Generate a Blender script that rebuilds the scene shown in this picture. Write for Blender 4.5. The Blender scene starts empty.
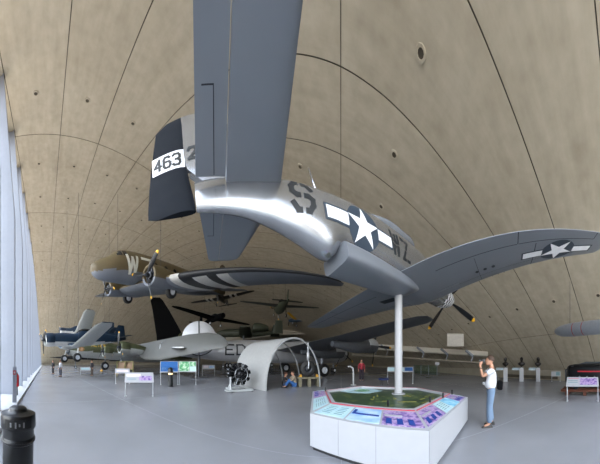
import bpy, bmesh, math, random
from mathutils import Vector, Matrix
random.seed(7)
PI = math.pi
SC = bpy.context.scene
COL = SC.collection
# ------------------------------------------------------------------ camera (a stitched panorama: cylindrical picture)
F = 188.4; X0 = 341.0; Y0 = 361.0; CZ = 1.65
cam = bpy.data.cameras.new('camera'); cam.type = 'PANO'
for owner in (cam, getattr(cam, 'cycles', None)):
    try:
        owner.panorama_type = 'CENTRAL_CYLINDRICAL'
        owner.central_cylindrical_range_u_min = -300 / F
        owner.central_cylindrical_range_u_max = 300 / F
        owner.central_cylindrical_range_v_min = -(464 - Y0) / F
        owner.central_cylindrical_range_v_max = Y0 / F
        owner.central_cylindrical_radius = 1.0
        break
    except Exception:
        continue
co = bpy.data.objects.new('camera', cam); COL.objects.link(co)
co.location = (0, 0, CZ); co.rotation_euler = (PI / 2, 0, (X0 - 300) / F)
cam.clip_start = 0.05; cam.clip_end = 1000
SC.camera = co
# ------------------------------------------------------------------ view, sky, daylight
vs = SC.view_settings
SC.display_settings.display_device = 'sRGB'
vs.view_transform = 'Standard'; vs.look = 'None'; vs.gamma = 1.0; vs.exposure = 1.05
try: vs.use_curve_mapping = False
except Exception: pass
SC.cycles.max_bounces = 10; SC.cycles.diffuse_bounces = 6; SC.cycles.glossy_bounces = 4
SC.cycles.transparent_max_bounces = 12; SC.cycles.sample_clamp_indirect = 4.0
SC.cycles.use_denoising = True
SC.cycles.caustics_reflective = False; SC.cycles.caustics_refractive = False
world = bpy.data.worlds.new('overcast_sky'); SC.world = world; world.use_nodes = True
wn = world.node_tree; wn.nodes.clear()
wo = wn.nodes.new('ShaderNodeOutputWorld'); wb = wn.nodes.new('ShaderNodeBackground')
wt = wn.nodes.new('ShaderNodeTexCoord'); wr = wn.nodes.new('ShaderNodeValToRGB'); ws = wn.nodes.new('ShaderNodeSeparateXYZ')
wn.links.new(wt.outputs['Generated'], ws.inputs[0]); wn.links.new(ws.outputs['Z'], wr.inputs[0])
wr.color_ramp.elements[0].position = 0.0; wr.color_ramp.elements[0].color = (1.0, 0.98, 0.94, 1)
wr.color_ramp.elements[1].position = 0.6; wr.color_ramp.elements[1].color = (0.80, 0.88, 1.0, 1)
wn.links.new(wr.outputs[0], wb.inputs[0]); wn.links.new(wb.outputs[0], wo.inputs[0])
wb.inputs[1].default_value = 5.0
# the glass front as a daylight portal
YG_ = -2.6
pl = bpy.data.lights.new('glass_front_portal', 'AREA'); pl.shape = 'RECTANGLE'; pl.size = 90; pl.size_y = 18.5
pl.cycles.is_portal = True
po = bpy.data.objects.new('glass_front_portal', pl); COL.objects.link(po)
po.location = (-29, YG_ - .15, 9.2); po.rotation_euler = (PI / 2, 0, 0)   # faces +Y, into the hall
po['kind'] = 'structure'
sl = bpy.data.lights.new('sun', 'SUN'); sl.energy = 14; sl.angle = math.radians(2); sl.color = (1, .95, .86)
so = bpy.data.objects.new('sun', sl); COL.objects.link(so); so.rotation_euler = (math.radians(-32), math.radians(12), 0)   # over the roof from behind the hall, onto the apron

# ------------------------------------------------------------------ materials
MATS = {}
def srgb(h):
    h = h.lstrip('#'); v = [int(h[i:i + 2], 16) / 255 for i in (0, 2, 4)]
    return tuple(c / 12.92 if c <= .04045 else ((c + .055) / 1.055) ** 2.4 for c in v) + (1,)
def mat(name, col, rough=.5, metal=0.0, var=.08, scale=6.0, bump=0.0, emit=0.0, streak=None, coat=0.0, spec=.5):
    """procedural: a base colour broken up by noise (colour variation, roughness, light bump)"""
    if name in MATS: return MATS[name]
    if isinstance(col, str): col = srgb(col)
    m = bpy.data.materials.new(name); m.use_nodes = True; nt = m.node_tree; b = nt.nodes['Principled BSDF']
    tc = nt.nodes.new('ShaderNodeTexCoord'); mp = nt.nodes.new('ShaderNodeMapping')
    nt.links.new(tc.outputs['Object'], mp.inputs[0])
    if streak: mp.inputs['Scale'].default_value = streak
    n = nt.nodes.new('ShaderNodeTexNoise'); n.inputs['Scale'].default_value = scale; n.inputs['Detail'].default_value = 5
    nt.links.new(mp.outputs[0], n.inputs['Vector'])
    r = nt.nodes.new('ShaderNodeValToRGB'); r.color_ramp.elements[0].position = .3; r.color_ramp.elements[1].position = .7
    r.color_ramp.elements[0].color = tuple(c * (1 - var) for c in col[:3]) + (1,)
    r.color_ramp.elements[1].color = tuple(min(1, c * (1 + var)) for c in col[:3]) + (1,)
    nt.links.new(n.outputs['Fac'], r.inputs[0]); nt.links.new(r.outputs[0], b.inputs['Base Color'])
    mr = nt.nodes.new('ShaderNodeMapRange'); mr.inputs['To Min'].default_value = max(.02, rough * .85); mr.inputs['To Max'].default_value = min(1, rough * 1.15)
    nt.links.new(n.outputs['Fac'], mr.inputs['Value']); nt.links.new(mr.outputs[0], b.inputs['Roughness'])
    b.inputs['Metallic'].default_value = metal
    b.inputs['Coat Weight'].default_value = coat
    b.inputs['Specular IOR Level'].default_value = spec
    if bump:
        bp = nt.nodes.new('ShaderNodeBump'); bp.inputs['Strength'].default_value = bump; bp.inputs['Distance'].default_value = .02
        nt.links.new(n.outputs['Fac'], bp.inputs['Height']); nt.links.new(bp.outputs[0], b.inputs['Normal'])
    if emit:
        b.inputs['Emission Color'].default_value = col; b.inputs['Emission Strength'].default_value = emit
    MATS[name] = m; return m
def concrete(name, col, dark, big=.25, fine=7.0):
    m = bpy.data.materials.new(name); m.use_nodes = True; nt = m.node_tree; b = nt.nodes['Principled BSDF']; N = nt.nodes.new; Lk = nt.links.new
    tc = N('ShaderNodeTexCoord')
    n1 = N('ShaderNodeTexNoise'); n1.inputs['Scale'].default_value = big; n1.inputs['Detail'].default_value = 8; n1.inputs['Roughness'].default_value = .65
    n2 = N('ShaderNodeTexNoise'); n2.inputs['Scale'].default_value = fine * .35; n2.inputs['Detail'].default_value = 6
    mp = N('ShaderNodeMapping'); mp.inputs['Scale'].default_value = (.35, 2.2, .35)     # board marks and streaks along the panels
    n3 = N('ShaderNodeTexNoise'); n3.inputs['Scale'].default_value = 1.3; n3.inputs['Detail'].default_value = 6
    Lk(tc.outputs['Object'], n1.inputs['Vector']); Lk(tc.outputs['Object'], n2.inputs['Vector']); Lk(tc.outputs['Object'], mp.inputs[0]); Lk(mp.outputs[0], n3.inputs['Vector'])
    a = N('ShaderNodeMath'); a.operation = 'ADD'; a2 = N('ShaderNodeMath'); a2.operation = 'ADD'
    Lk(n1.outputs['Fac'], a.inputs[0]); Lk(n3.outputs['Fac'], a.inputs[1]); Lk(a.outputs[0], a2.inputs[0]); Lk(n2.outputs['Fac'], a2.inputs[1])
    r = N('ShaderNodeValToRGB'); Lk(a2.outputs[0], r.inputs[0])
    mr = N('ShaderNodeMapRange'); mr.inputs['From Min'].default_value = .95; mr.inputs['From Max'].default_value = 2.05
    Lk(a2.outputs[0], mr.inputs['Value']); Lk(mr.outputs[0], r.inputs[0])
    r.color_ramp.elements[0].color = srgb(dark); r.color_ramp.elements[1].color = srgb(col)
    Lk(r.outputs[0], b.inputs['Base Color']); b.inputs['Roughness'].default_value = .75; b.inputs['Specular IOR Level'].default_value = .35
    bp = N('ShaderNodeBump'); bp.inputs['Strength'].default_value = .15; bp.inputs['Distance'].default_value = .02
    Lk(a2.outputs[0], bp.inputs['Height']); Lk(bp.outputs[0], b.inputs['Normal'])
    MATS[name] = m; return m
def glass(name, tint=(.93, .97, 1, 1), refl=.08):
    m = bpy.data.materials.new(name); m.use_nodes = True; nt = m.node_tree; nt.nodes.clear()
    o = nt.nodes.new('ShaderNodeOutputMaterial'); mx = nt.nodes.new('ShaderNodeMixShader'); t = nt.nodes.new('ShaderNodeBsdfTransparent'); g = nt.nodes.new('ShaderNodeBsdfGlossy')
    mx.inputs[0].default_value = refl
    t.inputs[0].default_value = tint; g.inputs['Roughness'].default_value = .02
    nt.links.new(t.outputs[0], mx.inputs[1]); nt.links.new(g.outputs[0], mx.inputs[2]); nt.links.new(mx.outputs[0], o.inputs[0])
    MATS[name] = m; return m

# ------------------------------------------------------------------ object helpers
def tag(o, label=None, cat=None, group=None, kind=None):
    if label: o['label'] = label
    if cat: o['category'] = cat
    if group: o['group'] = group
    if kind: o['kind'] = kind
    return o
def empty(name, loc=(0, 0, 0), rz=0.0, label=None, cat=None, group=None, M=None):
    o = bpy.data.objects.new(name, None); COL.objects.link(o); o.empty_display_size = .2
    if M is not None: o.matrix_world = M
    else: o.location = loc; o.rotation_euler = (0, 0, rz)
    return tag(o, label, cat, group)
class MB:
    def __init__(s): s.v = []; s.f = []; s.m = []
    def add(s, vs_, fs, mi=0):
        b = len(s.v); s.v += [tuple(v) for v in vs_]
        for k, f in enumerate(fs):
            s.f.append([b + i for i in f]); s.m.append(mi[k] if isinstance(mi, list) else mi)
        return s
    def box(s, c, size, mi=0, rz=0.0, M=None):
        x, y, z = (d / 2 for d in size)
        vs_ = [Vector((sx * x, sy * y, sz * z)) for sz in (-1, 1) for sx, sy in ((-1, -1), (1, -1), (1, 1), (-1, 1))]
        T = Matrix.Translation(c) @ Matrix.Rotation(rz, 4, 'Z') if M is None else Matrix.Translation(c) @ M
        return s.add([T @ v for v in vs_], [(3, 2, 1, 0), (4, 5, 6, 7), (0, 1, 5, 4), (1, 2, 6, 5), (2, 3, 7, 6), (3, 0, 4, 7)], mi)
    def prism(s, poly, z0, z1, mi=0):      # poly: (x, y) counter-clockwise
        n = len(poly); vs_ = [(x, y, z0) for x, y in poly] + [(x, y, z1) for x, y in poly]
        return s.add(vs_, [tuple(range(n))[::-1], tuple(range(n, 2 * n))] + [(i, (i + 1) % n, n + (i + 1) % n, n + i) for i in range(n)], mi)
    def tube(s, pts, r, n=10, mi=0, cap=True, mis=None):
        pts = [Vector(p) for p in pts]; R_ = r if isinstance(r, (list, tuple)) else [r] * len(pts); rings = []
        up = None
        for i, p in enumerate(pts):
            d = (pts[min(i + 1, len(pts) - 1)] - pts[max(i - 1, 0)]).normalized()
            if up is None: up = Vector((0, 0, 1)) if abs(d.z) < .9 else Vector((1, 0, 0))
            a = d.cross(up).normalized(); b = a.cross(d).normalized(); up = b
            rings.append([p + (a * math.cos(2 * PI * k / n) + b * math.sin(2 * PI * k / n)) * R_[i] for k in range(n)])
        return s.rings(rings, mi, cap, mis)
    def rings(s, rings, mi=0, cap=True, mis=None, closed=True):
        n = len(rings[0]); vs_ = [v for r in rings for v in r]; fs = []; ml = []
        for i in range(len(rings) - 1):
            for k in range(n if closed else n - 1):
                fs.append((i * n + k, i * n + (k + 1) % n, (i + 1) * n + (k + 1) % n, (i + 1) * n + k))
                ml.append(mis(i, k) if mis else mi)
        if cap and closed:
            fs.append(tuple(range(n))[::-1]); ml.append(mis(0, 0) if mis else mi)
            fs.append(tuple(range((len(rings) - 1) * n, len(rings) * n))); ml.append(mis(len(rings) - 2, 0) if mis else mi)
        return s.add(vs_, fs, ml)
    def lathe(s, prof, c=(0, 0, 0), axis='Z', n=24, mi=0, cap=True, mis=None):   # prof: (radius, height)
        rings = []
        for r, h in prof:
            ring = []
            for k in range(n):
                a = 2 * PI * k / n; u, w = r * math.cos(a), r * math.sin(a)
                p = {'Z': (u, w, h), 'X': (h, u, w), 'Y': (w, h, u)}[axis]
                ring.append(Vector(p) + Vector(c))
            rings.append(ring)
        return s.rings(rings, mi, cap, mis)
    def ball(s, c, r, n=12, mi=0, sc=(1, 1, 1)):
        rings = []
        for i in range(1, n):
            t = PI * i / n
            rings.append([(c[0] + r * sc[0] * math.sin(t) * math.cos(2 * PI * k / n), c[1] + r * sc[1] * math.sin(t) * math.sin(2 * PI * k / n), c[2] - r * sc[2] * math.cos(t)) for k in range(n)])
        return s.rings(rings, mi)
    def build(s, name, mats, parent=None, smooth=False, bevel=0.0, M=None):
        me = bpy.data.meshes.new(name); me.from_pydata([tuple(v) for v in s.v], [], s.f); me.update()
        for m in (mats if isinstance(mats, (list, tuple)) else [mats]): me.materials.append(m)
        me.polygons.foreach_set('material_index', s.m)
        bm = bmesh.new(); bm.from_mesh(me); bmesh.ops.recalc_face_normals(bm, faces=bm.faces)
        if smooth:
            for f in bm.faces: f.smooth = len(f.verts) < 6 or smooth == 2
            for e in bm.edges:
                if len(e.link_faces) == 2 and e.calc_face_angle(0) > math.radians(40): e.smooth = False
        bm.to_mesh(me); bm.free()
        o = bpy.data.objects.new(name, me); COL.objects.link(o)
        if parent: o.parent = parent
        if M is not None: o.matrix_local = M
        if bevel:
            b = o.modifiers.new('bevel', 'BEVEL'); b.width = bevel; b.segments = 2; b.limit_method = 'ANGLE'
        return o
def children(o): return [c for c in bpy.data.objects if c.parent == o]
def copy_tree(o, parent=None):
    c = o.copy(); COL.objects.link(c)
    if parent is not None: c.parent = parent
    for ch in children(o): copy_tree(ch, c)
    return c
def W(px, py, d):                      # the point at horizontal distance d seen at a place of the photograph
    a = (px - X0) / F
    return Vector((d * math.sin(a), d * math.cos(a), CZ + (Y0 - py) / F * d))
def G(px, py, z=0.0):                  # the point at height z seen there
    d = (CZ - z) * F / (py - Y0); return W(px, py, d)
def face(px): return -(px - X0) / F    # turn about Z that makes a thing's +Y point away from the viewer
def Rm(yaw, pitch, roll): return (Matrix.Rotation(yaw, 4, 'Z') @ Matrix.Rotation(pitch, 4, 'Y') @ Matrix.Rotation(roll, 4, 'X'))

# ================================================================== THE HALL
U0 = -29.0; APEX = 18.5; RM = 63.0; RJ = 277.0; YG = -2.6
def roof(th, y):                       # th: angle round the vault (positive to the right), y: along the depth
    ph = (y - YG) / RJ; r = RJ - RM + RM * math.cos(th)
    return Vector((U0 + RM * math.sin(th), YG + r * math.sin(ph), r * math.cos(ph) - (RJ - APEX)))
M_conc = concrete('roof_concrete', '#c3b9a5', '#a19682')
M_gap = mat('joint_shadow_gap', '#5a5347', .9)
M_white = mat('white_painted_steel', '#c9ccd2', .4, var=.03)
M_black = mat('black_rubber', '#141414', .6)
THS = [math.radians(a) for a in (-52, -41, -28.4, -15.6, -7.6, 0, 7.6, 15.6, 27.4, 40.2, 52)]
YS = [YG, -1.9, 1.0, 3.55, 6.4] + [6.4 + 2.6 * k for k in range(1, 32)]
mb = MB(); gap_t = .018; gap_y = .022
for i in range(len(THS) - 1):
    for j in range(len(YS) - 1):
        t0, t1 = THS[i] + gap_t / RM * .9, THS[i + 1] - gap_t / RM * .9; y0, y1 = YS[j] + gap_y * .8, YS[j + 1] - gap_y * .8
        nt_, ny_ = 8, 2
        grid = [[roof(t0 + (t1 - t0) * a / nt_, y0 + (y1 - y0) * b / ny_) for a in range(nt_ + 1)] for b in range(ny_ + 1)]
        if min(p.z for r in grid for p in r) > -3 or max(p.z for r in grid for p in r) > -.5:
            vs_ = [p for r in grid for p in r]; n = nt_ + 1
            fs = [(b * n + a, b * n + a + 1, (b + 1) * n + a + 1, (b + 1) * n + a) for b in range(ny_) for a in range(nt_)]
            up = [p + Vector((0, 0, .12)) for p in vs_]; mb.add(vs_, fs, 0)
            # the edges of the panel turn up into the joint
            ring = [a for a in range(n)] + [b * n + n - 1 for b in range(1, ny_ + 1)] + [ny_ * n + a for a in range(n - 2, -1, -1)] + [b * n for b in range(ny_ - 1, 0, -1)]
            k = len(ring); mb.add([vs_[q] for q in ring] + [up[q] for q in ring], [(q, (q + 1) % k, k + (q + 1) % k, k + q) for q in range(k)], 1)
# the shell that closes the joints from above
grid = [[roof(THS[0] + (THS[-1] - THS[0]) * a / 60, YS[0] + (YS[-1] - YS[0]) * b / 40) + Vector((0, 0, .1)) for a in range(61)] for b in range(41)]
mb.add([p for r in grid for p in r], [(b * 61 + a, b * 61 + a + 1, (b + 1) * 61 + a + 1, (b + 1) * 61 + a) for b in range(40) for a in range(60)], 1)
# recessed lifting sockets, two to a panel
for i in range(len(THS) - 1):
    for j in range(len(YS) - 1):
        for t in (THS[i] + 2.45 / RM, THS[i + 1] - 2.45 / RM):
            y = (YS[j] + YS[j + 1]) / 2; p = roof(t, y)
            if p.z < 2.2 or y > 40: continue
            nrm = (roof(t, y + .1) - p).cross(roof(t + .002, y) - p).normalized()
            if nrm.z > 0: nrm = -nrm
            a = nrm.orthogonal().normalized(); b = nrm.cross(a)
            R_ = [[p + nrm * h + (a * math.cos(2 * PI * q / 10) + b * math.sin(2 * PI * q / 10)) * r for q in range(10)] for r, h in ((.17, .0), (.16, .03), (.10, .03), (.095, .012))]
            mb.rings(R_, 0, cap=False); mb.add(R_[3], [tuple(range(10))], 2)
ceiling = mb.build('ceiling', [M_conc, M_gap, mat('socket_shadow', '#4a4237', .9)], smooth=False); tag(ceiling, kind='structure')
def foot_x(y, z=0.0, side=1):          # where the vault comes down to height z
    ph = (y - YG) / RJ
    r = (z + RJ - APEX) / math.cos(ph); c = (r - (RJ - RM)) / RM
    return U0 + side * RM * math.sin(math.acos(max(-1, min(1, c)))) if c < 1 else U0

# floor: grey gloss paint
m = bpy.data.materials.new('grey_gloss_floor'); m.use_nodes = True; nt = m.node_tree; b = nt.nodes['Principled BSDF']
tc = nt.nodes.new('ShaderNodeTexCoord'); n1 = nt.nodes.new('ShaderNodeTexNoise'); n1.inputs['Scale'].default_value = .35; n1.inputs['Detail'].default_value = 7
nt.links.new(tc.outputs['Object'], n1.inputs['Vector']); r = nt.nodes.new('ShaderNodeValToRGB'); r.color_ramp.elements[0].color = srgb('#828388'); r.color_ramp.elements[1].color = srgb('#919297')
r.color_ramp.elements[0].position = .3; r.color_ramp.elements[1].position = .7
nt.links.new(n1.outputs['Fac'], r.inputs[0]); nt.links.new(r.outputs[0], b.inputs['Base Color'])
n2 = nt.nodes.new('ShaderNodeTexNoise'); n2.inputs['Scale'].default_value = .5; nt.links.new(tc.outputs['Object'], n2.inputs['Vector'])
mr = nt.nodes.new('ShaderNodeMapRange'); mr.inputs['To Min'].default_value = .2; mr.inputs['To Max'].default_value = .28; nt.links.new(n2.outputs['Fac'], mr.inputs['Value']); nt.links.new(mr.outputs[0], b.inputs['Roughness'])
bp = nt.nodes.new('ShaderNodeBump'); bp.inputs['Strength'].default_value = .01; nt.links.new(n2.outputs['Fac'], bp.inputs['Height']); nt.links.new(bp.outputs[0], b.inputs['Normal'])
M_floor = m
M_joint = mat('pale_floor_joint', '#85878d', .4)
mb = MB()
mb.add([(-85, -2.1, 0), (30, -2.1, 0), (30, 100, 0), (-85, 100, 0)], [(0, 1, 2, 3)])
for x in [-60 + 7.5 * k for k in range(11)]: mb.add([(x, -1.7, .002), (x + .012, -1.7, .002), (x + .012, 80, .002), (x, 80, .002)], [(0, 1, 2, 3)], 1)
for y in [3.2 + 7.5 * k for k in range(9)]: mb.add([(-75, y, .0025), (16, y, .0025), (16, y + .012, .0025), (-75, y + .012, .0025)], [(0, 1, 2, 3)], 1)
floor = mb.build('floor', [M_floor, M_joint]); tag(floor, kind='structure')
# ground outside
M_out = concrete('pale_apron_concrete', '#b9b8b0', '#9b9b90')
M_bounce_ground = mat('bounce_ground', '#9c9187', .9, scale=3, var=.3)  # grass given a pale neutral colour so its bounced light brightens the vault
mb = MB(); mb.add([(-400, -9, -.06), (300, -9, -.06), (300, -2.1, -.06), (-400, -2.1, -.06)], [(0, 1, 2, 3)])
mb.add([(-400, -300, -.08), (300, -300, -.08), (300, -9, -.08), (-400, -9, -.08)], [(0, 1, 2, 3)], 1)
tag(mb.build('ground_outside', [M_out, M_bounce_ground]), kind='structure')
# side and back abutments
M_abut = concrete('abutment_concrete', '#a39b8b', '#8a8272', .4, 5)
def abut(side, name):
    mb = MB(); prof = []
    for k in range(0, 41):
        y = YG + k * 1.9; x = foot_x(y, .9, side)
        prof.append((x, y))
    rings = []
    for x, y in prof:
        o = side
        rings.append([(x + o * .9, y, 0), (x - o * .0, y, 0), (x - o * .0, y, .42), (x + o * .02, y, .92), (x + o * .9, y, .92)])
    mb.rings(rings, 0, cap=True)
    tag(mb.build(name, M_abut), kind='structure')
abut(1, 'wall_right'); abut(-1, 'wall_left')
mb = MB(); mb.box((U0, 78.5, 4), (90, .5, 9)); tag(mb.build('wall_back', M_abut), kind='structure')

# glass front
M_glass = glass('clear_glass')
M_fin = mat('grey_coated_aluminium', '#868b96', .5, .1, var=.03)
def arch_z(x): 
    t = math.asin(max(-1, min(1, (x - U0) / RM))); return roof(t, YG).z
xs = [-5.7 - 3.0 * k + 0.0 for k in range(-7, 24)]
fin_x = [x for x in xs if 0.6 < arch_z(x)]
gx = sorted(fin_x); n_ = 0
gx = [U0 - 44.0] + gx + [U0 + 44.0]
mb = MB()
for a, b_ in zip(gx[:-1], gx[1:]):
    mb.add([(a, YG, 0), (b_, YG, 0), (b_, YG, max(.02, arch_z(b_))), (a, YG, max(.02, arch_z(a)))], [(0, 1, 2, 3)])
g = mb.build('window_1', M_glass); tag(g, kind='structure')
fr = MB()
for x in fin_x:
    if x > 6: dpt = .5
    h = arch_z(x)
    fr.add([(x + sx, y, z) for sx in (-.05, .05) for y, z in ((YG, 0), (YG + 1.15, 0), (YG + 1.15, h * .55), (YG + .62, h), (YG, h))], [(0, 1, 2, 3, 4), (9, 8, 7, 6, 5), (0, 5, 6, 1), (1, 6, 7, 2), (2, 7, 8, 3), (3, 8, 9, 4), (4, 9, 5, 0)]); fr.box((x, YG + .05, h / 2), (.22, .12, h)); fr.add([(x + sx, y, z) for sx in (-.12, .12) for y, z in ((YG + 1.15, 0), (YG + 1.20, 0), (YG + 1.20, h * .55), (YG + .67, h), (YG + .62, h), (YG + 1.15, h * .55))], [(0, 1, 2, 5), (5, 2, 3, 4), (11, 8, 7, 6), (10, 9, 8, 11), (0, 6, 7, 1), (1, 7, 8, 2), (2, 8, 9, 3), (3, 9, 10, 4), (4, 10, 11, 5), (5, 11, 6, 0)])
for z in (2.6, 5.2, 7.8, 10.4, 13.0, 15.6):
    x0 = None; seg = [x for x in [gx[0] + .5 * k for k in range(177)] if arch_z(x) > z + .2]
    if seg: fr.box(((seg[0] + seg[-1]) / 2, YG + .03, z), (seg[-1] - seg[0], .07, .06))
fr.box((U0, YG + .05, .10), (88, .25, .20))
tag(fr.build('window_frame', M_fin, g), None)
tr = MB()
for x in fin_x:                        # the tie brackets between the fins
    for z in (5.2, 10.4):
        if arch_z(x) > z + .6: tr.tube([(x, YG + 1.0, z), (x - 2.6, YG + .25, z + .9)], .03, 8)
tr.build('window_bracket', mat('dark_bracket_steel', '#8f939b', .5, .3), g)
# edge trim where the glass meets the vault
mb = MB(); rings = []
for k in range(61):
    t = THS[0] + .13 + (THS[-1] - THS[0] - .26) * k / 60; p = roof(t, YG)
    if p.z < 0: continue
    rings.append([(p.x, YG - .15, p.z + .1), (p.x, YG + .12, p.z + .1), (p.x, YG + .12, p.z - .16), (p.x, YG - .15, p.z - .16)])
mb.rings(rings); tag(mb.build('trim_1', M_fin), kind='structure')
mb = MB(); mb.box((U0, YG + .80, .05), (88, 1.55, .10)); tag(mb.build('trim_2', mat('pale_kerb', '#b9babd', .5)), kind='structure')

# ================================================================== AIRCRAFT KIT (local frame: nose at the origin, tail along -X, port wing +Y)
def crom(keys, s):                     # smooth interpolation of station rows
    n = len(keys)
    if s <= keys[0][0]: return keys[0][1:]
    if s >= keys[-1][0]: return keys[-1][1:]
    for i in range(n - 1):
        if keys[i][0] <= s <= keys[i + 1][0]: break
    a, b = keys[i], keys[i + 1]; h = b[0] - a[0]; t = (s - a[0]) / h; out = []
    for k in range(1, len(a)):
        m0 = (b[k] - keys[i - 1][k]) / (b[0] - keys[i - 1][0]) if i > 0 else (b[k] - a[k]) / h
        m1 = (keys[i + 2][k] - a[k]) / (keys[i + 2][0] - a[0]) if i + 2 < n else (b[k] - a[k]) / h
        out.append((2 * t ** 3 - 3 * t * t + 1) * a[k] + (t ** 3 - 2 * t * t + t) * h * m0 + (-2 * t ** 3 + 3 * t * t) * b[k] + (t ** 3 - t * t) * h * m1)
    return out
class Body:                            # keys: (s, top, bottom, half width, exponent)
    def __init__(s, keys, yc=0.0): s.k = keys; s.yc = yc
    def ring(s, q, n=32):
        top, bot, hw, e = crom(s.k, q); zc = (top + bot) / 2; hh = max((top - bot) / 2, .004); hw = max(hw, .004); e = max(e, 1.4); out = []
        for k in range(n):
            a = 2 * PI * k / n; c, w = math.cos(a), math.sin(a)
            out.append((-q, s.yc + hw * math.copysign(abs(c) ** (2 / e), c), zc + hh * math.copysign(abs(w) ** (2 / e), w)))
        return out
    def build(s, name, mats, parent, s0=None, s1=None, step=.22, n=32, split=None, smooth=True):
        s0 = s.k[0][0] if s0 is None else s0; s1 = s.k[-1][0] if s1 is None else s1
        N_ = max(4, int((s1 - s0) / step)); qs = [s0 + (s1 - s0) * i / N_ for i in range(N_ + 1)]
        if s0 == s.k[0][0]: qs = [s0] + [s0 + (qs[1] - s0) * f for f in (.1, .3, .6)] + qs[1:]
        rings = [s.ring(q, n) for q in qs]; mb = MB()
        mis = (lambda i, k: split(qs[i], (rings[i][k][2] + rings[i][(k + 1) % n][2]) / 2)) if split else None
        mb.rings(rings, 0, True, mis)
        return mb.build(name, mats, parent, smooth=smooth)
    def side(s, q, z, side, off=.006):  # point on the skin at station q, height z
        top, bot, hw, e = crom(s.k, q); zc = (top + bot) / 2; hh = (top - bot) / 2
        t = min(.999, abs(z - zc) / hh); y = hw * (1 - t ** e) ** (1 / e)
        return Vector((-q, s.yc + side * (y + off), z))
def foil(t, a=0.0, b=1.0, n=9):        # slice a..b of an aerofoil: (chord fraction, height fraction) closed loop
    th = lambda x: 5 * t * (.2969 * math.sqrt(max(x, 0)) - .126 * x - .3516 * x * x + .2843 * x ** 3 - .1015 * x ** 4)
    xs_ = [a + (b - a) * (.5 - .5 * math.cos(PI * i / n)) for i in range(n + 1)]
    return [(x, th(x) + .0008) for x in xs_] + [(x, -th(x) - .0008) for x in reversed(xs_)]
class Wing:                            # keys: (y, s_le, z, chord, thickness)
    def __init__(s, keys, side=1, smooth=False): s.k = keys; s.side = side; s.sm = smooth
    def at(s, y):
        if s.sm: return crom(s.k, y)
        for a, b in zip(s.k[:-1], s.k[1:]):
            if y <= b[0]: break
        t = max(0, min(1, (y - a[0]) / (b[0] - a[0]))); return [a[k] + (b[k] - a[k]) * t for k in range(1, 5)]
    def sect(s, y, a=0.0, b=1.0, n=9):
        le, z, c, t = s.at(y); return [(-(le + x * c), s.side * y, z + h * c) for x, h in foil(t, a, b, n)]
    def build(s, name, mats, parent, y0=None, y1=None, a=0.0, b=1.0, step=.35, mis_y=None, cuts=(), tip=None, n=9, under=None):
        y0 = s.k[0][0] if y0 is None else y0; y1 = s.k[-1][0] if y1 is None else y1
        ys = sorted(set([y0, y1] + [c for c in cuts if y0 < c < y1] + [k[0] for k in s.k if y0 < k[0] < y1] + [y0 + (y1 - y0) * i / max(1, int((y1 - y0) / step)) for i in range(max(1, int((y1 - y0) / step)))]))
        mb = MB(); m_ = 2 * (n + 1)
        mis = (lambda i, k: mis_y((ys[i] + ys[min(i + 1, len(ys) - 1)]) / 2, k >= n)) if mis_y else None
        mb.rings([s.sect(y, a, b, n) for y in ys], 0, True, mis)
        return mb.build(name, mats, parent, smooth=True)
    def skin(s, q, y, off=.006, lower=True):
        le, z, c, t = s.at(y); x = max(0, min(1, (q - le) / c)); h = foil(t, x, x + 1e-6, 1)[0][1] * c
        return Vector((-q, s.side * y, z - h - off if lower else z + h + off))
def decal(polys, mp, name, mats, parent, maxe=.09):
    """polys: (list of (u, v) convex corner points, material index); mp(u, v, layer) -> point on the skin"""
    mb = MB()
    for poly, mi in polys:
        bm = bmesh.new(); vs_ = [bm.verts.new((u, v, 0)) for u, v in poly]
        for i in range(1, len(vs_) - 1): bm.faces.new((vs_[0], vs_[i], vs_[i + 1]))
        for _ in range(6):
            es = [e for e in bm.edges if e.calc_length() > maxe]
            if not es: break
            bmesh.ops.subdivide_edges(bm, edges=es, cuts=1); bmesh.ops.triangulate(bm, faces=[f for f in bm.faces if len(f.verts) > 3])
        bm.verts.index_update()
        mb.add([mp(v.co.x, v.co.y, mi) for v in bm.verts], [tuple(v.index for v in f.verts) for f in bm.faces], mi)
        bm.free()
    me = bpy.data.meshes.new(name); me.from_pydata([tuple(v) for v in mb.v], [], mb.f); me.update()
    for m_ in mats: me.materials.append(m_)
    me.polygons.foreach_set('material_index', mb.m)
    o = bpy.data.objects.new(name, me); COL.objects.link(o); o.parent = parent; return o
def star_polys(r, cx=0, cy=0, mi=1):
    P = [(cx + (r if k % 2 == 0 else r * .382) * math.sin(PI * k / 5), cy + (r if k % 2 == 0 else r * .382) * math.cos(PI * k / 5)) for k in range(10)]
    return [([(cx, cy), P[k - 1], P[k], P[(k + 1) % 10]], mi) for k in range(0, 10, 2)]
def insignia_polys(R):                 # blue disc, white star, white bars edged in blue
    disc = [([(0, 0)] + [(R * math.cos(2 * PI * (k + i) / 24), R * math.sin(2 * PI * (k + i) / 24)) for i in range(3)], 0) for k in range(0, 24, 2)]
    out = disc + star_polys(R * .98)
    for sg in (-1, 1):
        x0, x1 = sorted((sg * R * .93, sg * R * 2.02)); e = R * .09
        out.append(([(x0 - (e if sg < 0 else 0), -.27 * R - e), (x1 + (e if sg > 0 else 0), -.27 * R - e), (x1 + (e if sg > 0 else 0), .27 * R + e), (x0 - (e if sg < 0 else 0), .27 * R + e)], 0))
        out.append(([(x0, -.27 * R), (x1, -.27 * R), (x1, .27 * R), (x0, .27 * R)], 1))
    return out
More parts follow.
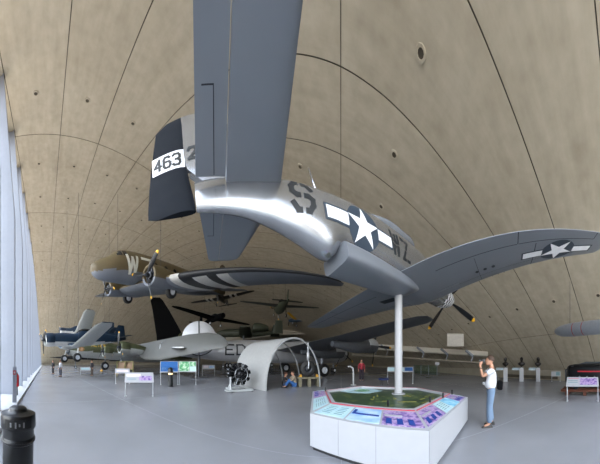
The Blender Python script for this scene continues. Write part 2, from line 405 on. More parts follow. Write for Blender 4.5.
GLY = {'S': [[(1, .8), (.8, 1), (.2, 1), (0, .8), (0, .6), (.2, .5), (.8, .5), (1, .4), (1, .2), (.8, 0), (.2, 0), (0, .2)]],
       'W': [[(0, 1), (.25, 0), (.5, .9)], [(.5, .9), (.75, 0), (1, 1)]], 'Z': [[(0, 1), (1, 1), (0, 0), (1, 0)]], '7': [[(0, 1), (1, 1), (.35, 0)]],
       '4': [[(.75, 0), (.75, 1), (0, .35), (1, .35)]], '6': [[(.9, .9), (.7, 1), (.2, 1), (0, .8), (0, .2), (.2, 0), (.8, 0), (1, .2), (1, .4), (.8, .55), (.05, .55)]],
       '3': [[(0, .9), (.2, 1), (.8, 1), (1, .85), (1, .65), (.7, .52), (.4, .52)], [(.7, .52), (1, .38), (1, .15), (.8, 0), (.2, 0), (0, .12)]],
       '2': [[(0, .8), (.2, 1), (.8, 1), (1, .8), (1, .6), (0, 0), (1, 0)]], '9': [[(1, .5), (.2, .45), (0, .6), (0, .8), (.2, 1), (.8, 1), (1, .8), (1, .2), (.8, 0), (.2, 0)]],
       'E': [[(1, 1), (0, 1), (0, 0), (1, 0)], [(0, .5), (.8, .5)]], 'C': [[(1, .85), (.8, 1), (.2, 1), (0, .8), (0, .2), (.2, 0), (.8, 0), (1, .15)]],
       'B': [[(0, 0), (0, 1), (.8, 1), (1, .85), (1, .65), (.8, .5), (1, .35), (1, .15), (.8, 0), (0, 0)], [(0, .5), (.8, .5)]],
       'M': [[(0, 0), (0, 1), (.5, .4), (1, 1), (1, 0)]], 'A': [[(0, 0), (.5, 1), (1, 0)], [(.2, .35), (.8, .35)]], 'R': [[(0, 0), (0, 1), (.8, 1), (1, .8), (.8, .5), (0, .5)], [(.5, .5), (1, 0)]],
       'Y': [[(0, 1), (.5, .5), (1, 1)], [(.5, .5), (.5, 0)]], 'L': [[(0, 1), (0, 0), (1, 0)]], 'I': [[(.5, 0), (.5, 1)]], 'O': [[(.2, 0), (0, .2), (0, .8), (.2, 1), (.8, 1), (1, .8), (1, .2), (.8, 0), (.2, 0)]],
       'N': [[(0, 0), (0, 1), (1, 0), (1, 1)]], 'T': [[(0, 1), (1, 1)], [(.5, 1), (.5, 0)]], 'D': [[(0, 0), (0, 1), (.7, 1), (1, .8), (1, .2), (.7, 0), (0, 0)]], 'P': [[(0, 0), (0, 1), (.8, 1), (1, .8), (.8, .5), (0, .5)]],
       'U': [[(0, 1), (0, .2), (.2, 0), (.8, 0), (1, .2), (1, 1)]], 'G': [[(1, .85), (.8, 1), (.2, 1), (0, .8), (0, .2), (.2, 0), (.8, 0), (1, .2), (1, .45), (.6, .45)]], '-': [[(.1, .5), (.9, .5)]]}
def text_polys(txt, x, y, w, h, gap, t, mi=0, gaps=False):
    """stroke lettering as quads; x, y lower left; gaps leaves the breaks of a stencil"""
    out = []
    for c in txt:
        if c in GLY:
            for st in GLY[c]:
                for a, b in zip(st[:-1], st[1:]):
                    p = Vector((x + a[0] * w, y + a[1] * h)); q = Vector((x + b[0] * w, y + b[1] * h)); d = (q - p).normalized(); nn = Vector((-d.y, d.x)) * t / 2
                    e = d * (t * .42)
                    if gaps and (q - p).length > h * .33:
                        mdl = (p + q) / 2; g_ = d * t * .28
                        for u, v in ((p - e, mdl - g_), (mdl + g_, q + e)): out.append(([tuple(u - nn), tuple(v - nn), tuple(v + nn), tuple(u + nn)], mi))
                    else: out.append(([tuple(p - e - nn), tuple(q + e - nn), tuple(q + e + nn), tuple(p - e + nn)], mi))
        x += w + gap
    return out
M_alum = mat('bare_aluminium_skin', '#a6a8ac', .24, .85, var=.07, scale=1.6)
M_rud = mat('rudder_black_blue', '#10141b', .75, spec=.15)
M_alum2 = mat('dull_silver_paint', '#7c8189', .42, .4, var=.05, scale=1.2)
M_dark = mat('dark_blue_grey_paint', '#2d333d', .5, var=.1)
M_insb = mat('insignia_blue', '#2a3643', .5); M_insw = mat('insignia_white', '#d9dade', .5); M_ltr = mat('code_letter_black', '#1d2023', .5)
M_yel = mat('tip_yellow', '#d9a21c', .5); M_prop = mat('propeller_black', '#16171a', .45)
M_seam = mat('panel_gap', '#23282f', .8)
M_olive = mat('olive_drab_paint', '#5b4f36', .6, var=.14, scale=1.0); M_neutral = mat('neutral_grey_paint', '#6b7079', .55, var=.1, scale=1.0)
M_stripe_w = mat('stripe_white', '#b9b8b4', .55); M_stripe_b = mat('stripe_black', '#15161a', .55)
M_steel = mat('dark_steel', '#3b3d42', .4, .7); M_perspex = mat('smoked_canopy_glass', '#1e2429', .08, var=.05, spec=.8)
def blade(parent, hub, ang, R, chord=.26, name='propeller_blade', base=None, ax=1.0, mats=None, tipf=.9):
    """one propeller blade in the plane across X, twisted, with its painted tip"""
    rings = []; fr_ = [.1, .2, .35, .5, .65, .8, tipf, tipf + .001, .96, 1.0]; wd = [.3, .42, .85, 1, 1, .95, .85, .85, .62, .18]; hub = Vector(hub)
    for f, w in zip(fr_, wd):
        r = R * f; tw = math.radians(62 - 42 * f); c = chord * w / 2; t = .028 * (1.4 - f) + .004
        if f < .15: c = t = .055
        dirr = Vector((0, math.cos(ang), math.sin(ang))); tan = Vector((0, -math.sin(ang), math.cos(ang))); a = (tan * math.cos(tw) + Vector((ax, 0, 0)) * math.sin(tw)); b = a.cross(dirr)
        rings.append([hub + dirr * r + a * c * math.cos(2 * PI * k / 10) + b * t * math.sin(2 * PI * k / 10) for k in range(10)])
    mb = MB(); mb.rings(rings, 0, True, lambda i, k: 1 if i >= 7 else 0)
    return mb.build(name, mats or [M_prop, M_yel], parent, smooth=True)
def radial(parent, hub, r=.62, length=1.0, nose_mat=None, R=1.76, nb=3, a0=.3, cowl_mats=None, split_z=None, cyl=True, spinner=.16, chord=.28, tipf=.9, lip=None, long_=None):
    """a round cowled engine with its propeller; hub is the propeller centre; the cowling runs aft along -X"""
    x, y, z = hub; mb = MB()
    prof = [(r * .70, -.22), (r * .78, -.16), (r * .93, -.20), (r * 1.0, -.42), (r, -length), (r * .94, -length - .05)]
    mb.lathe([(q, h + x) for q, h in prof], (0, y, z), 'X', 24, cap=False, mis=(lambda i, k: (1 if lip is None or i > 1 else lip) if math.sin(2 * PI * (k + .5) / 24) * r + z < split_z else (0 if lip is None or i > 1 else lip)) if split_z is not None else None)
    mb.lathe([(q, h + x) for q, h in ((r * .70, -.22), (r * .70, -.55))], (0, y, z), 'X', 24, cap=False, mi=len(cowl_mats) - 1)
    c = mb.build('engine_cowling', cowl_mats, parent, smooth=True)
    e = MB(); e.lathe([(.05, x - .14), (.24, x - .2), (.26, x - .42), (.30, x - .52), (r * .70, x - .56)], (0, y, z), 'X', 16)
    for k in range(9):
        a = 2 * PI * k / 9; d = Vector((0, math.cos(a), math.sin(a))); p = Vector((x - .42, y, z)); e.tube([p + d * .2, p + d * r * .66], [.085, .07], 8)
    e.build('engine', M_steel, parent, smooth=True)
    s_ = MB(); s_.lathe([(.02, x + .16), (spinner * .7, x + .1), (spinner, x), (spinner, x - .15)], (0, y, z), 'X', 14)
    h = s_.build('propeller_hub', nose_mat or M_steel, parent, smooth=True)
    for k in range(nb): blade(h, (x, y, z), a0 + 2 * PI * k / nb, R, chord, tipf=tipf)
    return c
def wheel(parent, c, r, w, axis='Y', name='wheel', hubm=None):
    mb = MB(); pr = [(r * .5, -w / 2), (r * .85, -w / 2), (r * .97, -w * .33), (r, 0), (r * .97, w * .33), (r * .85, w / 2), (r * .5, w / 2)]
    mb.lathe(pr, c, axis, 24, cap=False); o = mb.build(name, M_black, parent, smooth=True)
    mb = MB(); mb.lathe([(.03, -w * .5), (r * .28, -w * .42), (r * .34, -w * .3), (r * .5, -w / 2 - .005), (r * .52, -w * .4), (r * .52, w * .4), (r * .5, w / 2 + .005), (r * .34, w * .3), (r * .28, w * .42), (.03, w * .5)], c, axis, 20)
    mb.build('wheel_hub', hubm or M_white, o, smooth=True); return o

# ------------------------------------------------------------------ the silver fighter on its pole
P51_M = Matrix.Translation((4.99, 7.86, 4.925)) @ Rm(.688, -.093, -.158)
p51 = empty('fighter_plane', M=P51_M, label='silver wartime fighter with checkered nose and black rudder, mounted on a pole', cat='aircraft')
FB = Body([(.40, .065, -.705, .37, 2), (.8, .12, -.78, .41, 2.1), (1.4, .24, -.84, .44, 2.2), (2.2, .42, -.84, .46, 2.3), (3.0, .56, -.76, .47, 2.4), (3.9, .58, -.82, .46, 2.4), (4.8, .58, -.82, .44, 2.4),
           (5.6, .54, -.74, .42, 2.3), (6.75, .46, -.66, .36, 2.2), (6.95, .45, -.80, .345, 2.2), (7.1, .445, -.77, .33, 2.2), (7.5, .43, -.58, .28, 2.2), (7.9, .41, -.42, .225, 2.1), (8.4, .39, -.26, .16, 2), (8.9, .37, -.17, .12, 2), (9.12, .36, -.14, .10, 2)])
fus = FB.build('fuselage', M_alum, p51, step=.12, n=40)
SCP = Body([(3.75, -.74, -.76, .10, 2.4), (4.0, -.70, -.90, .28, 3.2), (4.5, -.68, -.98, .36, 4), (5.2, -.66, -1.0, .38, 4.5), (6.3, -.60, -.98, .38, 4.5), (6.9, -.58, -.94, .36, 4.5)])
sc = SCP.build('belly_scoop', M_alum2, p51, s0=3.98, s1=6.8, step=.12, n=36)
mb = MB(); mb.rings([SCP.ring(3.97, 30), [(p[0] - .25, p[1] * .8, -.86 + (p[2] + .86) * .75) for p in SCP.ring(3.97, 30)]]); mb.build('scoop_intake', M_seam, sc)
wk = [(0, 2.25, -.70, 2.85, .15), (.47, 2.28, -.68, 2.75, .15), (1.1, 2.42, -.62, 2.52, .145), (5.35, 3.00, -.26, 1.36, .115), (5.7, 3.10, -.235, 1.15, .10), (5.82, 3.3, -.225, .75, .08), (5.86, 3.5, -.22, .35, .06)]
for sd in (1, -1):
    wg = Wing(wk, sd); w = wg.build('wing', M_alum2, p51, step=.25, b=.80 if False else 1.0)
    # flap and aileron gaps, gun bay and panel joints: fine raised strips on the lower skin
    g_ = []
    for (a, b_) in (((1.0, .79), (3.1, .79)), ((3.15, .79), (5.25, .79)), ((3.12, .79), (3.12, 1.0)), ((5.25, .79), (5.25, .99)), ((2.0, .12), (2.0, .75)), ((3.6, .12), (3.6, .75)), ((.75, .30), (4.9, .30))):
        n__ = 14; thin = .006 if a[0] != 0 else .01
        for i in range(n__):
            f0, f1 = i / n__, (i + 1) / n__; y0, y1 = a[0] + (b_[0] - a[0]) * f0, a[0] + (b_[0] - a[0]) * f1; c0, c1 = a[1] + (b_[1] - a[1]) * f0, a[1] + (b_[1] - a[1]) * f1
            L0, L1 = wg.at(y0), wg.at(y1); q0, q1 = L0[0] + c0 * L0[2], L1[0] + c1 * L1[2]; th = .010 if a[1] == .79 or a[1] != b_[1] and a[0] > 3 else .005
            dx, dy = (0, th) if abs(y1 - y0) < .01 else (th, 0)
            g_.append(([(q0 - dx, y0 - dy), (q1 - dx, y1 - dy), (q1 + dx, y1 + dy), (q0 + dx, y0 + dy)], 0))
    decal(g_, lambda u, v, l: wg.skin(u, v, .003), 'control_surface_gap', [M_seam], w, maxe=.5)
    if sd == -1:
        R_ = .50
        decal(insignia_polys(R_), lambda u, v, l: wg.skin(3.62 - v, 4.3 + u, .004 + .004 * l), 'wing_insignia', [M_insb, M_insw], w)
    for j in range(3):                 # identification lights under the wing
        q, y = 3.55, 1.95 + j * .24
        if sd == -1:
            p = wg.skin(q, y); mb = MB(); mb.lathe([(.001, -.016), (.04, -.014), (.052, 0), (.055, .01)], p, 'Z', 14); mb.build('signal_lamp', M_seam, w, smooth=True)
    mb = MB(); Lp = [wg.skin(q, y, .004) for q, y in ((2.85, .62), (2.85, 1.25), (3.3, 1.3), (3.3, .62))]
    # undercarriage leg door, a little open at its inner edge
    mb.add(Lp + [p + Vector((0, 0, -.02)) for p in Lp], [(0, 1, 2, 3), (7, 6, 5, 4), (0, 4, 5, 1), (1, 5, 6, 2), (2, 6, 7, 3), (3, 7, 4, 0)]); mb.build('undercarriage_door', M_alum2, w)
    if sd == 1:
        mb = MB(); Lp = [wg.skin(q, y, .008) for q, y in ((3.75, .62), (3.75, 1.2), (4.05, 1.2), (4.05, .62))]; mb.add(Lp, [(0, 1, 2, 3)]); mb.build('cooling_slot', M_seam, w)
    for j, y in enumerate((2.35, 2.55, 2.75)):
        le = wg.at(y); mb = MB(); mb.tube([(-(le[0] + .1), sd * y, le[1]), (-(le[0] - .12), sd * y, le[1])], .022, 8); mb.build('gun_barrel', M_steel, w)
sk = [(0, 7.78, .22, 1.32, .09), (.13, 7.78, .22, 1.31, .09), (1.85, 8.14, .34, .80, .09), (1.95, 8.2, .345, .70, .08), (2.0, 8.34, .35, .45, .06)]
sk_star = sk
sk_port = [(k[0], k[1], k[2] + .07 * k[0], k[3], k[4]) for k in sk]
for sd in (1, -1):
    sk = sk_port if sd == 1 else sk_star; st = Wing(sk, sd); t_ = st.build('tailplane', M_alum2, p51, step=.25, b=.66)
    e_ = Wing([(k[0], k[1] + .010, k[2], k[3], k[4] * .98) for k in sk[1:]], sd).build('elevator', M_alum2, p51, a=.665, b=1.0, step=.2, y0=.2)
    ek = Wing([(k[0], k[1] + .010, k[2], k[3], k[4] * .98) for k in sk[1:]], sd)
    g_ = [([(8.82, .22), (8.83, .22), (8.83, 1.0), (8.82, 1.0)], 0), ([(8.82, 1.0), (8.95, 1.0), (8.95, 1.012), (8.82, 1.012)], 0)]
    decal(g_, lambda u, v, l: ek.skin(u, v, .003), 'trim_tab_gap', [M_seam], e_, maxe=.3)
# fin and rudder: a foil standing on the spine
class Fin:
    def __init__(s, keys): s.k = keys   # (z, s_le, chord, thick)
    def at(s, z):
        for a, b in zip(s.k[:-1], s.k[1:]):
            if z <= b[0]: break
        t = max(0, min(1, (z - a[0]) / (b[0] - a[0]))); return [a[k] + (b[k] - a[k]) * t for k in range(1, 4)]
    def build(s, name, mats, parent, z0=None, z1=None, a=0, b=1, step=.2, mis=None, y=0):
        z0 = s.k[0][0] if z0 is None else z0; z1 = s.k[-1][0] if z1 is None else z1
        zs = sorted(set([z0, z1] + [k[0] for k in s.k if z0 < k[0] < z1] + [z0 + (z1 - z0) * i / max(1, int((z1 - z0) / step)) for i in range(max(1, int((z1 - z0) / step)))])); rings = []
        for z in zs:
            le, c, t = s.at(z); rings.append([(-(le + x * c), y + h * c, z) for x, h in foil(t, a, b, 9)])
        mb = MB(); mb.rings(rings, 0, True, mis); return mb.build(name, mats, parent, smooth=True)
    def skin(s, q, z, side, off=.006):
        le, c, t = s.at(z); x = max(0, min(1, (q - le) / c)); return Vector((-q, side * (foil(t, x, x + 1e-6, 1)[0][1] * c + off), z))
fk = [(.35, 7.55, 2.3, .06), (.60, 7.95, 2.0, .085), (.9, 8.13, 1.77, .088), (1.55, 8.52, 1.14, .09), (1.70, 8.66, .93, .08), (1.76, 8.85, .62, .06)]
FN = Fin(fk); fin = FN.build('fin', M_alum, p51, b=.63, z0=.35)
def rud(name, lst): return Fin(lst)
RK = [(-.14, 9.13, .63, .15), (-.08, 9.13, .77, .14), (.05, 9.14, .76, .13), (.5, 9.20, .66, .10), (.9, 9.23, .58, .09), (1.3, 9.21, .54, .08), (1.60, 9.16, .54, .07), (1.74, 9.14, .36, .06), (1.78, 9.14, .12, .05)]
RD = Fin(RK); rudder = RD.build('rudder', M_rud, p51)
# serial number: 463 on a white patch of the rudder, the rest on the fin
def rmap(u, v, l): return RD.skin(u, v, -1, .004 + .004 * l)
# u runs aft; the starboard side reads from tail to nose, so mirror the text
tp = text_polys('463', -9.745, .78, .11, .22, .05, .045, 1)
decal([([(9.24, .71), (9.79, .71), (9.79, 1.07), (9.24, 1.07)], 0)] + [([(-u, v) for u, v in p], mi) for p, mi in tp], rmap, 'serial_number', [M_insw, M_ltr], rudder)
tp = text_polys('292', -9.17, .78, .115, .22, .055, .045, 0)
decal([([(-u, v) for u, v in p], mi) for p, mi in tp], lambda u, v, l: FN.skin(u, v, -1, .006), 'serial_number', [M_ltr], fin)
# fuselage codes and insignia on the starboard side
def fmap(dz=0.0): return lambda u, v, l: FB.side(u, v, -1, .005 + .004 * l)
def side_text(txt, s_aft, z, w, h, gap, t, parent, gaps=True, name='code_letter', m_=None):
    tp = text_polys(txt, -s_aft, z, w, h, gap, t, 0, gaps); return decal([([(-u, v) for u, v in p], mi) for p, mi in tp], fmap(), name, [m_ or M_ltr], parent)
side_text('S', 7.66, -.26, .33, .50, 0, .088, fus)
decal([([(6.25 - u, -.18 + v) for u, v in p], mi) for p, mi in insignia_polys(.42)], fmap(), 'insignia', [M_insb, M_insw], fus)
side_text('WZ', 5.36, -.36, .29, .5, .15, .075, fus)
mb = MB(); mb.tube([(-6.95, 0, .42), (-7.05, 0, 1.0)], [.03, .012], 8); mb.build('antenna_mast', M_alum, p51, smooth=True)
CN = Body([(3.35, .58, .5, .10, 2), (3.75, .86, .5, .27, 2.1), (4.3, .80, .4, .32, 2.1), (5.0, .76, .4, .30, 2), (5.7, .60, .35, .20, 2), (6.1, .5, .4, .06, 2)])
CN.build('canopy', mat('clear_grey_canopy', '#7d828a', .15, .3), p51, step=.12, n=24)
# spinner with black and white checks
SX, SZ = .20, -.32
SPN = [(.02, 0), (.10, -.025), (.19, -.09), (.27, -.2), (.325, -.34), (.355, -.48), (.37, -.60)]
mb = MB(); nn_ = 48; fine_ = []
for i in range(len(SPN) - 1):
    for q in range(2): fine_.append((SPN[i][0] + (SPN[i + 1][0] - SPN[i][0]) * q / 2, SPN[i][1] + (SPN[i + 1][1] - SPN[i][1]) * q / 2))
fine_.append(SPN[-1]); fine_ = fine_[:]
mb.lathe([(r, h) for r, h in fine_], (SX, 0, SZ), 'X', nn_, mis=lambda i, k: 0 if ((i // 2) + (k // 4)) % 2 == 0 else 1)
sp = mb.build('checkered_spinner', [M_insw, M_ltr], p51, smooth=True)
# a checkered band on the nose behind the spinner
rings = []; qs = [.40 + .15 * k for k in range(9)]
rings = [[(p[0], p[1] * 1.012, SZ + (p[2] - SZ) * 1.012) for p in FB.ring(q, 54)] for q in qs]
mb = MB(); mb.rings(rings, 0, False, lambda i, k: 0 if (i // 1 + (k // 3)) % 2 == 0 else 1); mb.build('checkered_nose_band', [M_insw, M_ltr], p51, smooth=True)
P51_A0 = math.radians(-42)
for k in range(4): blade(sp, (SX - .38, 0, SZ), P51_A0 + PI / 2 * k, 1.70, .30, tipf=.915)
for sd in (1, -1):
    for j in range(6):
        p = FB.side(1.25 + j * .22, -.05, sd, 0); mb = MB(); mb.tube([p + Vector((0, -sd * .05, 0)), p + Vector((-.08, sd * .08, 0)), p + Vector((-.17, sd * .10, 0))], .035, 8); mb.build('exhaust_stub', M_steel, p51, smooth=True)

# ------------------------------------------------------------------ the pole
# (stands on the display plinth)
pole_xy = W(398.5, 393, 5.45)
mb = MB(); mb.lathe([(.20, .701), (.20, .72), (.115, .73), (.112, 3.70)], (pole_xy.x, pole_xy.y, 0), 'Z', 24)
tag(mb.build('support_pole', M_insw if False else mat('white_pole_paint', '#9c9c9e', .45, var=.02), smooth=True), 'thick white round pole rising from the display plinth to the belly of the silver fighter', 'pole')

# ------------------------------------------------------------------ suspension cables
M_cable = mat('steel_cable', '#55565a', .4, .8)
def roof_z(x, y):
    t = math.asin(max(-1, min(1, (x - U0) / RM))); p = roof(t, y)
    for _ in range(6):
        p = roof(t, y); q = roof(t + .001, y); t += (x - p.x) / ((q.x - p.x) / .001)
    return roof(t, y).z
def cables(root, M, pts):
    Mi = M.inverted()
    for p in pts:
        w = M @ Vector(p); top = Vector((w.x, w.y, roof_z(w.x, w.y) - .01))
        mb = MB(); mb.tube([Mi @ w, Mi @ top], .012, 6); mb.build('suspension_cable', M_cable, root)
# ------------------------------------------------------------------ the olive transport with invasion stripes
C47 = Matrix.Translation((-12.70, 3.15, 8.30)) @ Rm(4.865, .127, -.161)
c47 = empty('transport_plane', M=C47, label='olive and grey twin-engined transport hanging high, black and white stripes under its wing', cat='aircraft')
two = lambda zc: (lambda q, z: 1 if z < zc else 0)
B = Body([(0, -.02, -.42, .12, 2), (.12, .14, -.6, .36, 2), (.5, .36, -.88, .60, 2), (1.1, .60, -.98, .85, 2.1), (1.5, .80, -1.02, .95, 2.1), (1.95, 1.12, -1.05, 1.05, 2.1), (2.8, 1.25, -1.08, 1.15, 2.1), (8, 1.25, -1.1, 1.18, 2.1), (12, 1.2, -.9, 1.08, 2.1), (16, 1.05, -.2, .6, 2), (19, .9, .35, .12, 2)])
cf = B.build('fuselage', [M_olive, M_neutral], c47, step=.3, n=36, split=lambda q, z: 1 if z < -.42 + .03 * q else 0)
for sd in (1, -1):                     # windscreen and side windows
    g_ = [([(1.30, .62), (1.62, .62), (1.66, .86), (1.5, .80)], 0), ([(1.68, .62), (2.05, .62), (2.05, .98), (1.72, .90)], 0), ([(2.12, .62), (2.4, .62), (2.4, .95), (2.12, .98)], 0)]
    decal(g_, lambda u, v, l: B.side(u, v, sd, .01), 'cockpit_window', [M_perspex], cf, maxe=.2)
    for k in range(7):
        decal([([(5 + k * 1.1 + .2 * math.cos(a), .35 + .22 * math.sin(a)) for a in [2 * PI * i / 10 for i in range(10)]], 0)], lambda u, v, l: B.side(u, v, sd, .01), 'cabin_window', [M_perspex], cf, maxe=.5)
M_code = mat('faded_code_letter', '#d0d0c6', .6)
tp = text_polys('W7', 2.35, -.50, .85, 1.15, .45, .20, 0); decal(tp, lambda u, v, l: B.side(u, v, 1, .012), 'code_letter', [M_code], cf, maxe=.2)
wk = [(0, 3.5, -1.10, 5.3, .15), (3.8, 3.7, -1.05, 5.2, .15), (13.2, 6.4, -.12, 2.0, .11), (14.0, 6.9, -.04, 1.4, .1), (14.4, 7.4, 0, .7, .08)]
cuts = [3.8, 4.4, 5.2, 6.1, 6.7, 7.4]
def smis(y, low):
    for k in range(5):
        if cuts[k] <= y < cuts[k + 1]: return 1 + k % 2
    return 0 if low else 3
for sd in (1, -1):
    wg = Wing(wk, sd); w = wg.build('wing', [M_neutral, M_stripe_w, M_stripe_b, M_olive], c47, step=.5, mis_y=smis, cuts=cuts)
    b_ = Wing([(k[0], k[1] - .02, k[2], k[3], k[4] * 1.06) for k in wk], sd).build('leading_edge_boot', [M_stripe_b], w, a=0, b=.045, y0=4.6, y1=14.2, step=.5)
    c = radial(c47, (-2.6, sd * 2.82, -.95), .72, 1.3, M_steel, 1.62, 3, .35 + .5 * sd, [M_olive, M_neutral, M_olive], split_z=-1.1, spinner=.14)
    nb = Body([(3.7, -.28, -1.64, .66, 2), (4.7, -.3, -1.62, .62, 2), (6.0, -.45, -1.6, .5, 2), (7.6, -.7, -1.25, .2, 2)], sd * 2.82); nc = nb.build('engine_nacelle', [M_olive, M_neutral], c47, step=.3, n=24, split=two(-1.1))
    wheel(c47, (-5.0, sd * 2.82, -1.7), .52, .34)
    Wing([(0, 15.8, .65, 2.3, .09), (3.7, 16.7, .65, 1.2, .08), (4.0, 17.1, .65, .6, .06)], sd).build('tailplane', [M_olive, M_neutral], c47, mis_y=lambda y, low: 1 if low else 0)
Fin([(.8, 14.5, 4.2, .06), (2.0, 16.2, 2.6, .09), (3.6, 17.2, 1.5, .08), (3.9, 17.6, .9, .06)]).build('fin', M_olive, c47)
cables(c47, C47, [(-3.9, 2.8, -.2), (-3.9, -2.8, -.2), (-16, 0, 1.0)])

# ------------------------------------------------------------------ blue carrier fighter by the glass
M_blue = mat('navy_blue_paint', '#1a3147', .5, var=.12); M_wht = mat('off_white_paint', '#c9cac8', .5, var=.06); M_grey = mat('pale_grey_paint', '#a3a6a4', .5, var=.08); M_grey2 = mat('mid_grey_paint', '#7d828a', .5, var=.08)
def hdg(x, y, z, yaw, p=0, r=0): return Matrix.Translation((x, y, z)) @ Rm(yaw, p, r)
FM = hdg(-18, -.2, 3.66, -PI / 2 + .25, .05, .02)
f4 = empty('carrier_fighter', M=FM, label='navy blue fighter with white belly and round cowling hanging beside the glass front', cat='aircraft')
B = Body([(.95, .62, -.62, .60, 2), (2.2, .66, -.7, .62, 2), (3.4, .62, -.75, .58, 2), (4.0, .95, -.72, .52, 2), (5.0, .98, -.66, .46, 2), (7.5, .6, -.4, .32, 2), (9.8, .35, .0, .1, 2)])
bf = B.build('fuselage', [M_blue, M_wht], f4, split=two(-.28))
radial(f4, (0, 0, 0), .66, 1.0, M_steel, 1.5, 3, .5, [M_blue, M_wht, M_grey], split_z=-.28, lip=2)
for sd in (1, -1):
    wk = [(0, 2.3, -.45, 2.2, .15), (1.6, 2.3, -.75, 2.0, .14), (5.6, 2.5, .35, 1.5, .1), (6.1, 2.8, .5, .9, .08)]
    w = Wing(wk, sd).build('wing', [M_blue, M_grey], f4, mis_y=lambda y, low: 1 if low else 0)
    mb = MB(); mb.tube([(-2.9, sd * 1.6, -1.0), (-2.7, sd * 1.7, -1.75)], .07, 8); l_ = mb.build('landing_gear_leg', M_wht, f4)
    wheel(f4, (-2.7, sd * 1.7, -1.85), .42, .24)
    Wing([(0, 8.0, .25, 1.3, .09), (2.2, 8.4, .25, .7, .07)], sd).build('tailplane', M_blue, f4)
Fin([(.3, 8.0, 1.8, .08), (1.7, 8.8, .9, .06)]).build('fin', M_blue, f4)
CB = Body([(3.4, .62, .55, .1, 2), (4.0, 1.05, .55, .3, 2), (4.8, 1.12, .55, .3, 2), (5.6, .9, .5, .1, 2)]); CB.build('canopy', M_perspex, f4)
cables(f4, FM, [(-3, 1.5, -.6), (-3, -1.5, -.6), (-7.5, 0, .55)])
# torpedo bomber above and beyond it
FM = hdg(-38, 2.9, 7.75, -PI / 2, -.05, .22)
tb = empty('torpedo_bomber', M=FM, label='small distant blue-and-white bomber with upswept pale wing, hanging above the navy blue fighter', cat='aircraft')
B = Body([(.9, .68, -.7, .66, 2), (2.2, .75, -.8, .68, 2), (3.4, 1.3, -.85, .62, 2), (6.5, 1.3, -.8, .55, 2), (8, .8, -.5, .4, 2), (12, .5, .0, .12, 2)])
B.build('fuselage', [M_blue, M_wht], tb, split=two(-.2)); radial(tb, (0, 0, 0), .70, 1.0, M_steel, 1.9, 3, .1, [M_blue, M_wht, M_grey], split_z=-.2)
for sd in (1, -1):
    Wing([(0, 2.9, -.5, 3.2, .14), (2, 3.0, -.4, 2.9, .14), (7.6, 3.4, .7, 2.0, .1), (8.2, 3.8, .8, 1.2, .08)], sd).build('wing', [M_blue, M_grey], tb, mis_y=lambda y, low: 1 if low else 0)
    Wing([(0, 10.0, .5, 1.6, .09), (3.1, 10.5, .5, .9, .07)], sd).build('tailplane', M_blue, tb)
Fin([(.5, 9.6, 2.2, .08), (3.0, 10.6, 1.2, .07)]).build('fin', M_blue, tb)
cables(tb, FM, [(-3.4, 1.5, .2), (-3.4, -1.5, .2), (-9.5, 0, .7)])

# ------------------------------------------------------------------ black reconnaissance jet on the floor
M_jet = mat('matt_black_paint', '#0d0e10', .6, spec=.25)
FM = hdg(-40, 1.0, 2.4, -PI / 2, 0, 0)
sr = empty('reconnaissance_jet', M=FM, label='flat black needle-nosed jet standing on the far floor beside the glass front', cat='aircraft')
B = Body([(0, .03, -.03, .04, 2), (2.5, .22, -.22, .35, 2), (6, .45, -.45, 1.0, 1.8), (12, .6, -.6, 1.4, 1.7), (20, .6, -.6, 1.6, 1.7), (30, .2, -.2, .4, 1.8)]); B.build('fuselage', M_jet, sr, step=.6)
for sd in (1, -1):
    Wing([(0, 14, 0, 14, .03), (1.6, 15, 0, 13, .03), (8.0, 24, 0, 3, .03)], sd).build('wing', M_jet, sr, step=1)
    N_ = Body([(13.4, .02, -.02, .02, 2), (14.6, .35, -.35, .35, 2), (15, .75, -.75, .75, 2), (24, .75, -.75, .75, 2), (26, .45, -.45, .45, 2)], sd * 4.5); N_.build('engine_nacelle', M_jet, sr, step=.5)
    Fin([(.5, 20.5, 4.5, .05), (3.0, 23, 2.2, .04)]).build('fin', M_jet, sr, y=sd * 4.3)
    mb = MB(); mb.tube([(-17, sd * 2.6, -.3), (-17, sd * 2.6, -1.9)], .12, 8); mb.build('landing_gear_leg', M_grey2, sr)
    for dy in (-.5, 0, .5): wheel(sr, (-17, sd * 2.6 + dy, -2.05), .35, .25)
mb = MB(); mb.tube([(-5.5, 0, -.3), (-5.5, 0, -1.9)], .09, 8); mb.build('landing_gear_leg', M_grey2, sr); wheel(sr, (-5.5, .17, -2.08), .31, .2); wheel(sr, (-5.5, -.17, -2.08), .31, .2)

# ------------------------------------------------------------------ four-engined olive bomber, tail down on its wheels
FM = hdg(-26, 2.9, 3.5, -PI / 2, -.07, 0)
b17 = empty('heavy_bomber', M=FM, label='olive and grey four-engined bomber with yellow name on its glazed nose, on wheels', cat='aircraft')
B = Body([(0, .2, -.5, .3, 2), (.2, .5, -.85, .62, 2), (.8, .72, -1.05, .82, 2), (1.8, .85, -1.18, .95, 2), (3.0, 1.0, -1.2, 1.02, 2), (3.8, 1.45, -1.2, 1.05, 2), (5.2, 1.5, -1.2, 1.1, 2), (7, 1.15, -1.2, 1.15, 2), (14, 1.1, -1.1, 1.05, 2), (20, .8, -.3, .5, 2), (22.7, .6, .1, .2, 2)])
M_ol2 = mat('olive_green_paint', '#4d5137', .6, var=.15)
bf = B.build('fuselage', [M_ol2, M_grey], b17, step=.4, n=30, split=lambda q, z: 1 if z < -.35 else 0)
mb = MB(); mb.rings([[(p[0] + .015, p[1] * 1.03, -.15 + (p[2] + .15) * 1.03) for p in B.ring(q, 24)] for q in (.01, .1, .25, .5)], 0, True); mb.build('nose_glazing', M_perspex, b17, smooth=True)
